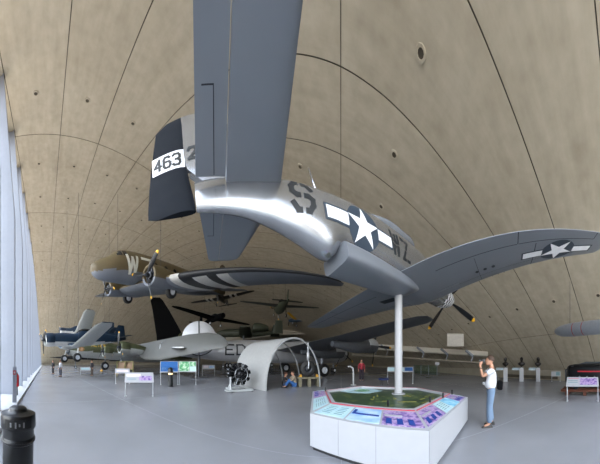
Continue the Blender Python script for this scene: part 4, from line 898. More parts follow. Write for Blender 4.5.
mb.tube([(Rb * 1.0 * math.cos(a), Rb * 1.0 * math.sin(a), .70 + .012 * math.sin(3 * a)) for a in [2 * PI * k / 40 for k in range(41)]], .012, 8); mb.build('retaining_band', M_blk, bn, smooth=True)

# ---- fire point by the glass
p = G(14.5, 405); fp = empty('fire_point_post', (p.x, p.y, 0), face(14), 'slim grey post with a small red sign beside the glass front, behind the bin', 'post')
mb = MB(); mb.box((0, 0, .72), (.16, .08, 1.44)); mb.build('post', M_fin, fp, bevel=.01)
mb = MB(); mb.box((0, -.045, 1.22), (.11, .008, .16)); mb.build('red_sign', mat('sign_red', '#a63a44', .5), fp)
mb = MB(); mb.box((0, -.05, 1.22), (.05, .006, .07)); mb.build('white_symbol', M_wgl, fp)
p = G(17.3, 397.5); fe = empty('fire_extinguisher', (p.x, p.y, 0), 0, 'red fire extinguisher with black hose hanging beside the grey post', 'fire extinguisher')
mb = MB(); mb.lathe([(.075, .50), (.085, .52), (.085, .96), (.06, 1.03), (.025, 1.06), (.025, 1.09)], (0, 0, 0), 'Z', 20); mb.build('cylinder', mat('extinguisher_red', '#b0161d', .3), fe, smooth=True)
mb = MB(); mb.box((.02, 0, 1.11), (.12, .03, .04)); mb.tube([(0, 0, 1.10), (.12, 0, 1.08), (.14, 0, .9), (.12, 0, .66)], .014, 8); mb.build('valve_and_hose', M_blk, fe)
mb = MB(); mb.tube([(0, 0, 0), (0, 0, .5)], .025, 8); mb.lathe([(.14, 0), (.14, .02), (.03, .03)], (0, 0, 0), 'Z', 16); mb.build('stand', M_steel, fe)

# ---- the white arched hut section
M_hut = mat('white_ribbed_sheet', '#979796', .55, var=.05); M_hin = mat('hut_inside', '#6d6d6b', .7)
HL = Vector((-4.04, 9.47, 0)); HWd = Vector((.74, .67, 0)).normalized(); HD = Vector((-.74, .67, 0)).normalized(); HW, HH, HLn = 3.75, 3.05, 3.3; SKEW = -.35
hut = empty('arched_hut_section', (HL.x, HL.y, 0), math.atan2(HWd.y, HWd.x), 'white curved half shell of an arched hut with bare hoops, behind the black engine', 'hut')
def hoop(a, y, inset=0.0):             # a from 0 (left foot) to PI (right foot)
    return (HW / 2 - (HW / 2 - inset) * math.cos(a) + SKEW * y, y, (HH - inset) * math.sin(a) ** .92)
mb = MB(); A_ = [PI * .60 * k / 28 for k in range(29)]
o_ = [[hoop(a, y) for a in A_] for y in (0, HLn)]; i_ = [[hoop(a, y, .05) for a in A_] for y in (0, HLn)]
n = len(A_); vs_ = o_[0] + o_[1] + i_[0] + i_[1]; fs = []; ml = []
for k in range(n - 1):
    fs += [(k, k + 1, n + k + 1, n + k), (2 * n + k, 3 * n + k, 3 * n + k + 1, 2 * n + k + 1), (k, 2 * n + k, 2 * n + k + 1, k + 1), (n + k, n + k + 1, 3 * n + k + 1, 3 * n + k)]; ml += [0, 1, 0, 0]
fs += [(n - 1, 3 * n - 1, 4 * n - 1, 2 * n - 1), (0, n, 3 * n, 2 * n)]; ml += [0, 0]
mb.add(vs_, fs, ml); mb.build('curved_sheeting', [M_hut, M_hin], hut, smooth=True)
for k, y in enumerate((.03, HLn * .5, HLn - .03)):
    mb = MB(); mb.tube([hoop(PI * q / 30, y, .07) for q in range(31)], .05, 8); mb.build('steel_hoop', mat('hoop_grey', '#8f9294', .5), hut, smooth=True)
mb = MB(); mb.box((HW * .12 + SKEW * HLn, HLn - .05, 1.0), (.06, .05, 2.0)); mb.build('inner_post', M_hin, hut)

# ---- radial engine on its stand
p = G(240, 391); re_ = empty('radial_engine', (p.x, p.y, 0), face(240) + .35, 'black aero engine with a ring of finned cylinders on a pale wheeled stand', 'engine')
M_eng = mat('engine_black', '#1b1c1f', .35, .6); M_engm = mat('engine_metal', '#8b8e92', .3, .9)
zc = .93; mb = MB(); mb.lathe([(.03, -.42), (.10, -.40), (.13, -.30), (.22, -.25), (.25, -.10), (.25, .18), (.18, .35), (.12, .45)], (0, 0, zc), 'Y', 20); cc = mb.build('crankcase', M_eng, re_, smooth=True)
for k in range(18):
    row = k % 2; a = 2 * PI * k / 18 + .17; ca, sa = math.cos(a), math.sin(a); mb = MB(); prof = []
    for j in range(9): r0 = .24 + j * .036; prof += [(.078, r0), (.105, r0 + .006), (.105, r0 + .018), (.078, r0 + .024)]
    prof += [(.11, .575), (.115, .63), (.05, .66)]; prof = [(q * 1.02, h * .96) for q, h in prof]
    Mx = Matrix.Translation((0, .02 + row * .24, zc)) @ Matrix.Rotation(-(a - PI / 2), 4, 'Y')
    mb.lathe(prof, (0, 0, 0), 'Z', 12); mb.v = [tuple(Mx @ Vector(v)) for v in mb.v]; mb.build('cylinder', M_eng, cc)
    mb = MB(); mb.tube([Mx @ Vector((.06, -.14, .2)), Mx @ Vector((.08, -.15, .6))], .014, 6); mb.build('push_rod', M_engm, cc); mb = MB(); mb.tube([Mx @ Vector((-.06, .16, .62)), Mx @ Vector((-.08, .26, .5)), Mx @ Vector((-.06, .3, .25))], .03, 6); mb.build('intake_pipe', M_engm, cc)
mb = MB(); mb.tube([(.47 * math.cos(a), .30 + .04 * math.sin(5 * a), zc + .47 * math.sin(a)) for a in [2 * PI * k / 36 for k in range(37)]], .06, 8); mb.build('exhaust_ring', M_engm, re_, smooth=True)
mb = MB(); mb.tube([(.36 * math.cos(a), -.22, zc + .36 * math.sin(a)) for a in [2 * PI * k / 36 for k in range(37)]], .025, 8); mb.build('ignition_ring', M_engm, re_, smooth=True)
mb = MB()
for x in (-.55, .55): mb.box((x, .15, .09), (.10, 1.25, .10))
for y in (-.4, .7): mb.box((0, y, .09), (1.1, .10, .10))
mb.tube([(-.5, .62, .1), (-.25, .5, .62)], .04, 8); mb.tube([(.5, .62, .1), (.25, .5, .62)], .04, 8); mb.box((0, .5, .66), (.7, .08, .08)); mb.box((-.72, -.3, .10), (.35, .5, .06))
mb.build('stand', mat('stand_grey', '#a5a8a8', .5), re_)
mb = MB(); mb.lathe([(.07, .1), (.05, .12), (.045, .72), (.06, .74), (.06, .80)], (-.62, -.25, 0), 'Z', 14); mb.build('upright_tube', mat('tube_pale', '#b9bcbe', .4), re_, smooth=True)
for x in (-.55, .55):
    for y in (-.4, .7): mb = MB(); mb.lathe([(.02, -.03), (.05, -.025), (.05, .025), (.02, .03)], (x, y, .05), 'X', 12); mb.build('castor', M_black, re_, smooth=True)

# ---- main undercarriage leg on show inside the hut, on a trestle pallet
c = W(308, 368.5, 12.4); ux = empty('undercarriage_leg', (c.x, c.y, 0), face(308) + .15, 'bright aircraft wheel and strut displayed under the hoops of the hut', 'landing gear')
wheel(ux, (0, 0, c.z), .53, .26, name='tyre', hubm=M_steel); mb = MB(); mb.tube([(0, -.22, c.z), (.02, -.25, c.z + .35), (0, -.05, c.z + .6)], .04, 8); mb.lathe([(.055, c.z + .55), (.10, c.z + .65), (.11, c.z + 1.0), (.06, c.z + 1.1), (.05, 2.85)], (0, -.02, 0), 'Z', 14); mb.build('strut', M_silv, ux, smooth=True)
c2 = c; ty = mb
px_ = (G(318, 386)); tr = empty('wooden_trestle', (c.x + .05, c.y, 0), face(308) + .15, 'low pale timber trestle carrying the displayed aircraft wheel', 'trestle')
M_wood = mat('pale_pallet_timber', '#6b6653', .7, streak=(1, 8, 8), scale=3, var=.2)
ztop = c.z - .532
mb = MB(); mb.box((0, 0, ztop - .06), (1.6, .8, .10)); mb.build('deck', M_wood, tr, bevel=.01)
for x in (-.6, .0, .6): mb = MB(); mb.box((x, 0, (ztop - .11) / 2), (.2, .7, ztop - .11)); mb.build('block', M_wood, tr, bevel=.01)
for sx in (-1, 1):
    q = Matrix.Rotation(face(308) + .15, 4, 'Z') @ Vector((sx * .56, -.02, 0)); mb = MB(); mb.add([(-.11, -.12, 0), (.11, -.12, 0), (.11, .12, 0), (-.11, .12, 0), (-.02 * sx - .03, -.12, .16), (-.02 * sx + .03, -.12, .16), (-.02 * sx + .03, .12, .16), (-.02 * sx - .03, .12, .16)], [(3, 2, 1, 0), (4, 5, 6, 7), (0, 1, 5, 4), (1, 2, 6, 5), (2, 3, 7, 6), (3, 0, 4, 7)])
    o = mb.build('wheel_chock', M_choc); o.location = (c.x + .05 + q.x, c.y + q.y, ztop - .008); o.rotation_euler = (0, 0, face(308) + .15); tag(o, 'yellow chock on the trestle, %s the displayed wheel' % ('right of' if sx > 0 else 'left of'), 'chock')

# ---- three dark busts on white pedestals with small caption desks
M_brz = mat('dark_bronze', '#221d1c', .4, .5)
for k, (px, look) in enumerate(((505.5, 'leftmost of the three'), (521.5, 'the middle one of the three'), (538, 'rightmost of the three'))):
    d = 15.2; p = W(px, Y0, d); o = empty('pedestal', (p.x, p.y, 0), face(px), 'slim white pedestal and caption desk by the far wall, %s' % look, 'pedestal', 'pedestals with busts')
    mb = MB(); mb.box((0, 0, .56), (.34, .34, 1.12)); mb.build('column', M_wgl, o, bevel=.01)
    mb = MB(); mb.add([(-.75, -.22, .95), (-.172, -.22, .95), (-.172, .12, 1.11), (-.75, .12, 1.11), (-.75, -.22, .92), (-.172, -.22, .92), (-.172, .12, 1.08), (-.75, .12, 1.08)], [(0, 1, 2, 3), (7, 6, 5, 4), (0, 4, 5, 1), (1, 5, 6, 2), (2, 6, 7, 3), (3, 7, 4, 0)]); mb.build('caption_desk', M_maps[1] if False else mat('caption_pale_blue', '#c2d3dc', .3), o)
    b = empty('bust', (p.x, p.y, 1.121), face(px) + .5 * (k - 1), 'small dark bronze bust on the pedestal, %s' % look, 'sculpture', 'busts by the far wall')
    mb = MB(); mb.lathe([(.15, 0), (.15, .03), (.07, .06), (.06, .14)], (0, 0, 0), 'Z', 16); mb.build('socle', M_brz, b, smooth=True)
    mb = MB(); mb.rings([[(rx * math.cos(2 * PI * q / 16), ry * math.sin(2 * PI * q / 16) + yo, z) for q in range(16)] for z, rx, ry, yo in ((1.25 * z_, 1.25 * a_, 1.25 * b_, c_) for z_, a_, b_, c_ in ((.10, .10, .07, 0), (.17, .19, .11, 0), (.25, .24, .12, 0), (.31, .19, .10, 0), (.35, .08, .08, 0), (.40, .065, .07, -.01), (.44, .08, .10, -.03), (.50, .095, .12, -.02), (.57, .10, .125, -.01), (.63, .085, .105, 0), (.67, .03, .04, .01)))])
    mb.add([(-.02, -.16, .62), (.02, -.16, .62), (0, -.205, .62), (0, -.16, .70)], [(0, 1, 2), (0, 3, 1), (1, 3, 2), (2, 3, 0)]); mb.build('head_and_shoulders', M_brz, b, smooth=True)
info_board(550, 562, 371.5, 376, 386, 'little grey caption sign on one thin stand right of the busts', [(.5, .1, .9, .9, M_txt)], w=.75, dd=15.0, deep=.2)

# ---- black engine on a wooden pallet, right edge
p = W(592, 385, 9.6); en = empty('engine_on_pallet', (p.x, p.y, 0), face(590), 'big black engine block with a red stripe on a reddish timber pallet, right edge', 'engine')
M_pal = mat('reddish_pallet_timber', '#5f3322', .6, streak=(1, 8, 8), scale=3, var=.25)
mb = MB(); B = Body([(-.2, .0, 0, 0, 2)]) if False else None
sec_ = [(-1.25, .28, .42), (-1.15, .50, .50), (-.85, .56, .56), (1.3, .56, .56), (1.6, .46, .46)]
rings = []
for x, ry, rz_ in sec_: rings.append([(x, ry * math.copysign(abs(math.cos(a)) ** .6, math.cos(a)), .94 + rz_ * math.copysign(abs(math.sin(a)) ** .6, math.sin(a))) for a in [2 * PI * q / 24 for q in range(24)]])
mb.rings(rings); eb = mb.build('engine_block', M_eng, en, smooth=True)
mb = MB(); mb.box((.35, -.572, 1.15), (2.1, .02, .06)); mb.build('red_stripe', mat('stripe_red', '#b01e28', .4), eb)
for k in range(6): mb = MB(); mb.tube([(-.6 + .36 * k, -.50, .9), (-.6 + .36 * k, -.66, .86), (-.6 + .36 * k, -.68, .72)], .05, 8); mb.build('exhaust_port', M_engm, eb, smooth=True)
mb = MB(); mb.tube([(-1.1, 0, 1.30), (-.3, 0, 1.56), (.6, 0, 1.56)], .06, 8); mb.tube([(-1.3, -.2, .6), (-1.3, -.35, 1.2), (-.9, -.4, 1.4)], .05, 8); mb.build('intake_pipes', mat('pipe_grey', '#5a5c60', .35, .6), eb, smooth=True)
for k in range(4): mb = MB(); mb.box((-1.2 + .85 * k, 0, .09), (.16, 1.3, .18)); mb.build('pallet_bearer', M_pal, en)
for y in (-.55, 0, .55): mb = MB(); mb.box((.1, y, .23), (3.2, .22, .10)); mb.build('pallet_board', M_pal, en)
for x in (-.8, .9): mb = MB(); mb.box((x, 0, .36), (.2, .8, .18)); mb.build('cradle', M_steel, en)

# ---- long grey tank with red bands hanging at the right
p = W(555, 332, 10.2); q = W(640, 329, 8.0); dv = (q - p); Mt = Matrix.Translation(p) @ Matrix.Rotation(math.atan2(dv.y, dv.x), 4, 'Z')
tk = empty('hanging_bomb', M=Mt, label='long grey bomb-shaped tank with thin red bands hanging at the right edge', cat='bomb')
M_tk = mat('grey_tank_paint', '#8f9397', .4, var=.06); M_rb = mat('band_red', '#a02a30', .4)
prof = [(.01, 0), (.10, .04), (.19, .16), (.27, .40), (.32, .75), (.345, 1.2)]; bands = [1.32, 1.36, 1.86, 1.90]
prof += [(.345, 1.32), (.345, 1.36), (.345, 1.86), (.345, 1.90), (.345, 3.2), (.30, 3.8), (.16, 4.4), (.05, 4.6)]
mb = MB(); mb.lathe(prof, (0, 0, 0), 'X', 28, mis=lambda i, k: 1 if i in (6, 8) else 0); mb.build('tank', [M_tk, M_rb], tk, smooth=True)
for k in range(4):
    a = PI / 4 + PI / 2 * k; mb = MB(); c_, s_ = math.cos(a), math.sin(a); mb.add([(x, r * c_ + t * s_, r * s_ - t * c_) for t in (-.01, .01) for x, r in ((3.7, .28), (4.55, .05), (4.6, .42), (4.2, .42))], [(0, 1, 2, 3), (7, 6, 5, 4), (0, 4, 5, 1), (1, 5, 6, 2), (2, 6, 7, 3), (3, 7, 4, 0)]); mb.build('tail_fin', M_tk, tk)
Mi = Mt.inverted()
for x in (1.0, 3.0):
    w_ = Mt @ Vector((x, 0, .34)); mb = MB(); mb.tube([Vector((x, 0, .34)), Mi @ Vector((w_.x, w_.y, roof_z(w_.x, w_.y) - .01))], .012, 6); mb.build('suspension_cable', M_cable, tk)

# ---- pale box fixed to the vault
p = W(455.5, 340, 19.0)
for k in range(20):
    d_ = 12 + k; q = W(455.5, 340, d_)
    if roof_z(q.x, q.y) - .2 < q.z: p = W(455.5, 340, d_ - 2.4); break
vb = empty('vault_panel_box', (p.x, p.y, p.z), face(455.5), 'flat pale square box fixed low on the concrete vault, left of the man', 'ventilation box')
d_ = math.hypot(p.x, p.y); mb = MB(); mb.box((0, .3, 0), (17 / F * d_, .6, 13 / F * d_)); mb.build('casing', mat('box_beige_grey', '#a39d92', .6), vb, bevel=.02)
mb = MB(); mb.box((0, -.01, 0), (14 / F * d_, .02, 10 / F * d_)); mb.build('cover', mat('box_cover', '#a8a298', .6), vb, bevel=.01)

# ================================================================== THE LIGHT SLOT ALONG THE FOOT OF THE VAULT
# (a ledge with raking props; its pale colour stands in for the slot's daylight)
M_ledge = mat('daylit_ledge_concrete', '#cfc8ba', .7, var=.05, scale=.6); M_under = mat('ledge_shadow_face', '#8f887a', .7, var=.08)
def inner(px, y_, pull=.6):            # the point on the vault seen at a place of the photograph, a little in front of it
    for k in range(400):
        d = 8 + .15 * k; q = W(px, y_, d)
        if q.z > roof_z(q.x, q.y) - .05 or q.z < .02: break
    return W(px, y_, d - pull)
cols = list(range(352, 492, 8))
top_ = lambda px: 342.5 + (px - 352) * .066; 
mb = MB(); rings = []
for px in cols:
    t_ = top_(px); d = (Vector(inner(px, t_)[:2])).length
    a, b = W(px, t_, d), W(px, t_ + 4.2, d - .5); c = W(px, t_ + 5.5, d - .35); e = W(px, t_ + .8, d + .5)
    rings.append([a, b, c, e])
mb.rings(rings); tag(mb.build('trim_3', M_ledge), kind='structure')
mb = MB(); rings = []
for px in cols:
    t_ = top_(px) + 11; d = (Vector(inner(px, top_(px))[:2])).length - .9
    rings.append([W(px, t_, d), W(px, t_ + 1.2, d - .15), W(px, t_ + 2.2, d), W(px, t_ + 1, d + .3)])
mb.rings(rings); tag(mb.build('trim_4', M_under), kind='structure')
for n, px in enumerate((374, 385, 400, 421, 445, 470)):
    t_ = top_(px); d = (Vector(inner(px, t_)[:2])).length - .62
    mb = MB(); w_ = 4.0 / F * d / 2
    a, b = W(px - 4, t_ + .2, d), W(px + 3, t_ + 6.0, d - .25)
    mb.tube([a, b], .14, 6); mb.tube([b, W(px + 1, t_ + 11.5, d - .3)], .06, 6)
    tag(mb.build('trim_%d' % (5 + n), mat('raking_prop_grey', '#7c8087', .5)), kind='structure')

mb = MB(); rings = []
for k in range(12):
    y = 6.5 + .5 * k; x = foot_x(y, .9, 1); rings.append([(x - .012, y, .10), (x - .012, y, .36), (x + .02, y, .36), (x + .02, y, .10)])
mb.rings(rings); tag(mb.build('trim_12', M_gap), kind='structure')
# glass balustrade beyond the plinth
p0, p1 = W(414, 372, 24), W(437, 371, 21); bal = empty('glass_balustrade', (0, 0, 0), 0, 'low greenish glass balustrade on the floor right of the white pole', 'balustrade')
M_gg = glass('greenish_glass', (.78, .9, .84, 1))
dv = Vector((p1.x - p0.x, p1.y - p0.y, 0))
for k in range(3):
    a = Vector((p0.x, p0.y, 0)) + dv * (k / 3 + .01); b = Vector((p0.x, p0.y, 0)) + dv * ((k + 1) / 3 - .01); mb = MB(); n_ = Vector((-dv.y, dv.x, 0)).normalized() * .01
    mb.add([a - n_ + Vector((0, 0, .1)), b - n_ + Vector((0, 0, .1)), b + n_ + Vector((0, 0, .1)), a + n_ + Vector((0, 0, .1)), a - n_ + Vector((0, 0, 1.15)), b - n_ + Vector((0, 0, 1.15)), b + n_ + Vector((0, 0, 1.15)), a + n_ + Vector((0, 0, 1.15))], [(3, 2, 1, 0), (4, 5, 6, 7), (0, 1, 5, 4), (1, 2, 6, 5), (2, 3, 7, 6), (3, 0, 4, 7)]); mb.build('glass_panel', M_gg, bal)
for k in range(4):
    a = Vector((p0.x, p0.y, 0)) + dv * (k / 3); mb = MB(); mb.box((a.x, a.y, .6), (.05, .05, 1.2)); mb.build('post', M_fin, bal)
mb = MB(); mb.box((p1.x, p1.y - .06, 1.35), (.45, .03, .28), rz=face(437)); mb.build('small_sign', M_wgl, bal)

# ================================================================== PEOPLE
def skinned(name, pts, links, mats, parent, root=0, sub=2, smooth=True):
    """pts: {name: (x, y, z, radius_x, radius_y)}; grows one continuous surface over the joints"""
    bm = bmesh.new(); lay = bm.verts.layers.skin.verify(); vs_ = {}
    for i, (k, p) in enumerate(pts.items()):
        v = bm.verts.new(p[:3]); v[lay].radius = (p[3], p[4] if len(p) > 4 else p[3]); v[lay].use_root = (i == root); vs_[k] = v
    for a, b in links: bm.edges.new((vs_[a], vs_[b]))
    me = bpy.data.meshes.new(name); bm.to_mesh(me); bm.free()
    o = bpy.data.objects.new(name, me); COL.objects.link(o); md = o.modifiers.new('skin', 'SKIN'); md.use_smooth_shade = True; md.branch_smoothing = .6
    sb = o.modifiers.new('sub', 'SUBSURF'); sb.levels = sub; sb.render_levels = sub
    dg = bpy.context.evaluated_depsgraph_get(); me2 = bpy.data.meshes.new_from_object(o.evaluated_get(dg)); o.modifiers.clear(); o.data = me2
    me2.materials.clear(); me2.materials.append(mats)
    for p in me2.polygons: p.use_smooth = True; p.material_index = 0
    o.parent = parent; return o
M_skin = mat('skin', '#b98a70', .5, var=.05); M_hair = mat('brown_hair', '#3a2618', .7, var=.2); M_eye = mat('dark_eye', '#1a1412', .3)
def hand(pts, links, tag_, wrist, dirv, upv, sidev, s=1.0, curl=.5, thumb=1):
    """palm, four bent fingers of different lengths and a thumb, added to a body skeleton"""
    w = Vector(wrist); d = Vector(dirv).normalized(); u = Vector(upv).normalized(); sd = Vector(sidev).normalized()
    pts[tag_ + 'palm'] = (*(w + d * .055 * s), .017, .026); links.append((tag_ + 'wrist', tag_ + 'palm'))
    for i, (off, ln) in enumerate(((-.030, .062), (-.010, .075), (.010, .070), (.029, .055))):
        k = tag_ + 'f%d' % i; a = w + d * .095 * s + sd * off * s; b = a + (d * math.cos(curl) + u * math.sin(curl)) * ln * .5 * s; c = b + (d * math.cos(curl * 2.2) + u * math.sin(curl * 2.2)) * ln * .5 * s
        pts[k + 'a'] = (*a, .0095); pts[k + 'b'] = (*b, .0085); pts[k + 'c'] = (*c, .007); links += [(tag_ + 'palm', k + 'a'), (k + 'a', k + 'b'), (k + 'b', k + 'c')]
    a = w + d * .035 * s - sd * thumb * .032 * s; b = a + (d * .7 - sd * thumb * .5 + u * .5).normalized() * .04 * s; c = b + (d * .8 + u * .6).normalized() * .03 * s
    pts[tag_ + 'ta'] = (*a, .011); pts[tag_ + 'tb'] = (*b, .0095); pts[tag_ + 'tc'] = (*c, .008); links += [(tag_ + 'palm', tag_ + 'ta'), (tag_ + 'ta', tag_ + 'tb'), (tag_ + 'tb', tag_ + 'tc')]
def figure(label, loc, rz, J, shirt, trousers, hairm, head=(0, 0), shoes=None, scale=1.0, fine=True, long_trousers=True, hand_dirs=None, sleeves=.55, group=None, hair_len=0.0):
    """J: joint positions (pelvis, chest, neck, head, and for s in L R: sh, el, wr, hip, kn, an, toe), facing +Y"""
    o = empty('person', loc, rz, label, 'person', group); o.scale = (scale,) * 3; P = {k: Vector(v) for k, v in J.items()}
    mid = (P['pelvis'] + P['chest']) / 2
    pts = {'pelvis': (*P['pelvis'], .115, .095), 'mid': (*mid, .125, .10), 'chest': (*P['chest'], .155, .115), 'up': (*((P['chest'] * .35 + P['neck'] * .65)), .11, .085), 'neck': (*P['neck'], .055, .058)}
    hd = (P['head'] - P['neck']).normalized(); pts['jaw'] = (*(P['neck'] + hd * .07), .058, .064)
    links = [('pelvis', 'mid'), ('mid', 'chest'), ('chest', 'up'), ('up', 'neck'), ('neck', 'jaw')]
    for s in 'LR':
        g = lambda k: P[s + k]
        el, wr, kn, an = g('el'), g('wr'), g('kn'), g('an')
        pts[s + 'sh'] = (*g('sh'), .058); pts[s + 'ua'] = (*(g('sh') * .5 + el * .5), .048); pts[s + 'el'] = (*el, .038); pts[s + 'fa'] = (*(el * .65 + wr * .35), .038); pts[s + 'wrist'] = (*wr, .026, .022)
        links += [('up', s + 'sh'), (s + 'sh', s + 'ua'), (s + 'ua', s + 'el'), (s + 'el', s + 'fa'), (s + 'fa', s + 'wrist')]
        pts[s + 'hip'] = (*g('hip'), .088, .09); pts[s + 'th'] = (*(g('hip') * .5 + kn * .5), .075); pts[s + 'kn'] = (*kn, .055); pts[s + 'ca'] = (*(kn * .68 + an * .32), .056); pts[s + 'an'] = (*an, .037); pts[s + 'toe'] = (*g('toe'), .03, .026)
        links += [('pelvis', s + 'hip'), (s + 'hip', s + 'th'), (s + 'th', s + 'kn'), (s + 'kn', s + 'ca'), (s + 'ca', s + 'an'), (s + 'an', s + 'toe')]
        dv = (wr - el).normalized(); hdv = (hand_dirs or {}).get(s, (dv, Vector((0, 1, 0)) if abs(dv.y) < .7 else Vector((0, 0, -1)), dv.cross(Vector((0, 1, 0.01))).normalized()))
        hand(pts, links, s, wr, *hdv, thumb=1 if s == 'R' else -1)
    skinned('body', pts, links, M_skin, o)
    # head: a shaped ball with brow, nose, mouth and ears, joined over the jaw
    Hc = P['head']; yaw, pit = head; T = Matrix.Translation(Hc) @ Matrix.Rotation(yaw, 4, 'Z') @ Matrix.Rotation(pit, 4, 'X')
    mb = MB(); rings = []
    for z, rx, ry, yo in ((-.125, .022, .028, .050), (-.112, .042, .050, .034), (-.085, .056, .070, .020), (-.05, .066, .086, .008), (-.01, .073, .094, .0), (.03, .077, .099, -.006), (.065, .074, .095, -.012), (.095, .058, .076, -.016), (.115, .030, .042, -.018), (.121, .006, .008, -.018)):
        rings.append([T @ Vector((rx * math.cos(2 * PI * q / 20), ry * math.sin(2 * PI * q / 20) + yo, z)) for q in range(20)])
    mb.rings(rings)
    mb.add([T @ Vector(v) for v in ((-.008, .093, .018), (.008, .093, .018), (-.015, .088, -.032), (.015, .088, -.032), (0, .118, -.026), (0, .090, -.040))], [(0, 1, 4), (0, 4, 2), (1, 3, 4), (2, 4, 5), (4, 3, 5)])
    mb.tube([T @ Vector((-.022, .083, -.060)), T @ Vector((0, .092, -.060)), T @ Vector((.022, .083, -.060))], .006, 6)
    for sx in (-1, 1): mb.tube([T @ Vector((sx * .074, -.012, .018)), T @ Vector((sx * .086, -.018, .0)), T @ Vector((sx * .074, -.006, -.026))], [.010, .014, .008], 6)
    hd_ = mb.build('head', M_skin, o, smooth=True)
    for sx in (-1, 1): mb = MB(); mb.ball(T @ Vector((sx * .030, .084, .012)), .0095, 8, sc=(1.2, .6, .8)); mb.build('eye', M_eye, hd_, smooth=True)
    mb = MB(); rings = []
    for t in range(9):
        th = .02 + (PI * .56) * t / 8; ring = []
        for q in range(20):
            a = 2 * PI * q / 20; front = max(0, math.sin(a)); tt = th * (1 - .38 * front) + hair_len * max(0, -math.sin(a)) * t / 8
            ring.append(T @ Vector((.086 * math.sin(tt) * math.cos(a), .108 * math.sin(tt) * math.sin(a) - .010, .014 + .122 * math.cos(tt))))
        rings.append(ring)
    mb.rings(rings); mb.build('hair', hairm, o, smooth=True)
    # shirt over trunk and upper arms, trousers over the legs
    sp_ = {'hem': (*(P['pelvis'] + (mid - P['pelvis']) * -.25), .18, .17), 'mid': (*mid, .17, .165), 'chest': (*P['chest'], .19, .165), 'up': (*((P['chest'] * .35 + P['neck'] * .65)), .125, .10), 'col': (*(P['neck'] * .85 + P['chest'] * .15), .064, .066)}
    sl = [('hem', 'mid'), ('mid', 'chest'), ('chest', 'up'), ('up', 'col')]
    for s in 'LR':
        sh, el, wr = P[s + 'sh'], P[s + 'el'], P[s + 'wr']; sp_[s + 'sh'] = (*sh, .075); sl.append(('up', s + 'sh'))
        if sleeves <= 1: sp_[s + 'cu'] = (*(sh + (el - sh) * sleeves), .066); sl.append((s + 'sh', s + 'cu'))
        else:
            sp_[s + 'el'] = (*el, .056); sp_[s + 'cu'] = (*(el + (wr - el) * (sleeves - 1)), .042); sl += [(s + 'sh', s + 'el'), (s + 'el', s + 'cu')]
    skinned('shirt', sp_, sl, shirt, o)
    tp_ = {'pelvis': (P['pelvis'].x, P['pelvis'].y, P['pelvis'].z + .02, .13, .125)}; tl = []
    for s in 'LR':
        hip, kn, an = P[s + 'hip'], P[s + 'kn'], P[s + 'an']; tp_[s + 'hip'] = (*hip, .10, .125); tp_[s + 'th'] = (*((hip + kn) / 2), .098, .11); tp_[s + 'kn'] = (*kn, .082, .09); tp_[s + 'ca'] = (*((kn + an) / 2), .078, .085); tp_[s + 'cu'] = (*(an + (kn - an) * .03), .068, .08)
        tl += [('pelvis', s + 'hip'), (s + 'hip', s + 'th'), (s + 'th', s + 'kn'), (s + 'kn', s + 'ca'), (s + 'ca', s + 'cu')]
        an_, toe = P[s + 'an'], P[s + 'toe']; f = (toe - an_); f.z = 0; f = f.normalized(); base = Vector((an_.x, an_.y, toe.z - .03))
        mb = MB(); sdv = Vector((-f.y, f.x, 0)); rings = []
        for y, w, h in ((-.075, .022, .05), (-.06, .036, .085), (0, .038, .09), (.07, .044, .062), (.14, .046, .048), (.185, .034, .036), (.20, .016, .02)):
            rings.append([base + f * y + sdv * w * math.cos(2 * PI * q / 12) + Vector((0, 0, h * max(0, math.sin(2 * PI * q / 12)))) for q in range(12)])
        mb.rings(rings); mb.build('shoe', shoes or M_blk, o, smooth=True)
    skinned('trousers', tp_, tl, trousers, o); return o
def standing(dx=0.0): return {'pelvis': (0, 0, .95), 'chest': (0, .0, 1.28), 'neck': (0, .0, 1.51), 'head': (0, .025, 1.655), 'Lsh': (-.185, 0, 1.43), 'Rsh': (.185, 0, 1.43), 'Lel': (-.24, -.03, 1.15), 'Rel': (.24, -.03, 1.15), 'Lwr': (-.25, .06, .90), 'Rwr': (.25, .06, .90),
    'Lhip': (-.095, 0, .90), 'Rhip': (.095, 0, .90), 'Lkn': (-.11, .02, .49), 'Rkn': (.11, .02, .49), 'Lan': (-.11, -.02, .09), 'Ran': (.11, -.02, .09), 'Ltoe': (-.13, .12, .03), 'Rtoe': (.13, .12, .03)}
# the man photographing, right of the plinth, turned to the left
J = standing(); J.update({'pelvis': (0, .03, .96), 'chest': (0, -.02, 1.30), 'neck': (0, -.015, 1.53), 'head': (0, .03, 1.665),
    'Lel': (-.19, .22, 1.27), 'Rel': (.19, .22, 1.25), 'Lwr': (-.055, .27, 1.50), 'Rwr': (.075, .27, 1.47), 'Lan': (-.10, .05, .09), 'Ran': (.10, -.03, .09), 'Ltoe': (-.12, .19, .03), 'Rtoe': (.13, .11, .03), 'Lkn': (-.10, .05, .50), 'Rkn': (.10, .02, .50)})
hdz = {'L': (Vector((.1, -.1, 1)), Vector((.5, -.6, .1)), Vector((.3, 1, 0))), 'R': (Vector((-.1, -.1, 1)), Vector((-.5, -.6, .1)), Vector((.3, -1, 0)))}
mp0 = G(491, 426); az_ = (491 - X0) / F
man = figure('man in white short-sleeved shirt and blue jeans holding a camera up to his face', (mp0.x, mp0.y, 0), -az_ + PI / 2 + .10, J, mat('white_shirt', '#c9cace', .8, var=.04), mat('blue_jeans', '#64788f', .8, var=.12, scale=4), M_hair, head=(.0, .12), shoes=mat('dark_shoe', '#2a2622', .6), hand_dirs=hdz, sleeves=.62)
lc = (mp0.x, mp0.y, 0); rzm = -az_ + PI / 2 + .10
ca = empty('camera_in_hand', lc, rzm, 'black camera held up to the face of the man in the white shirt', 'camera')
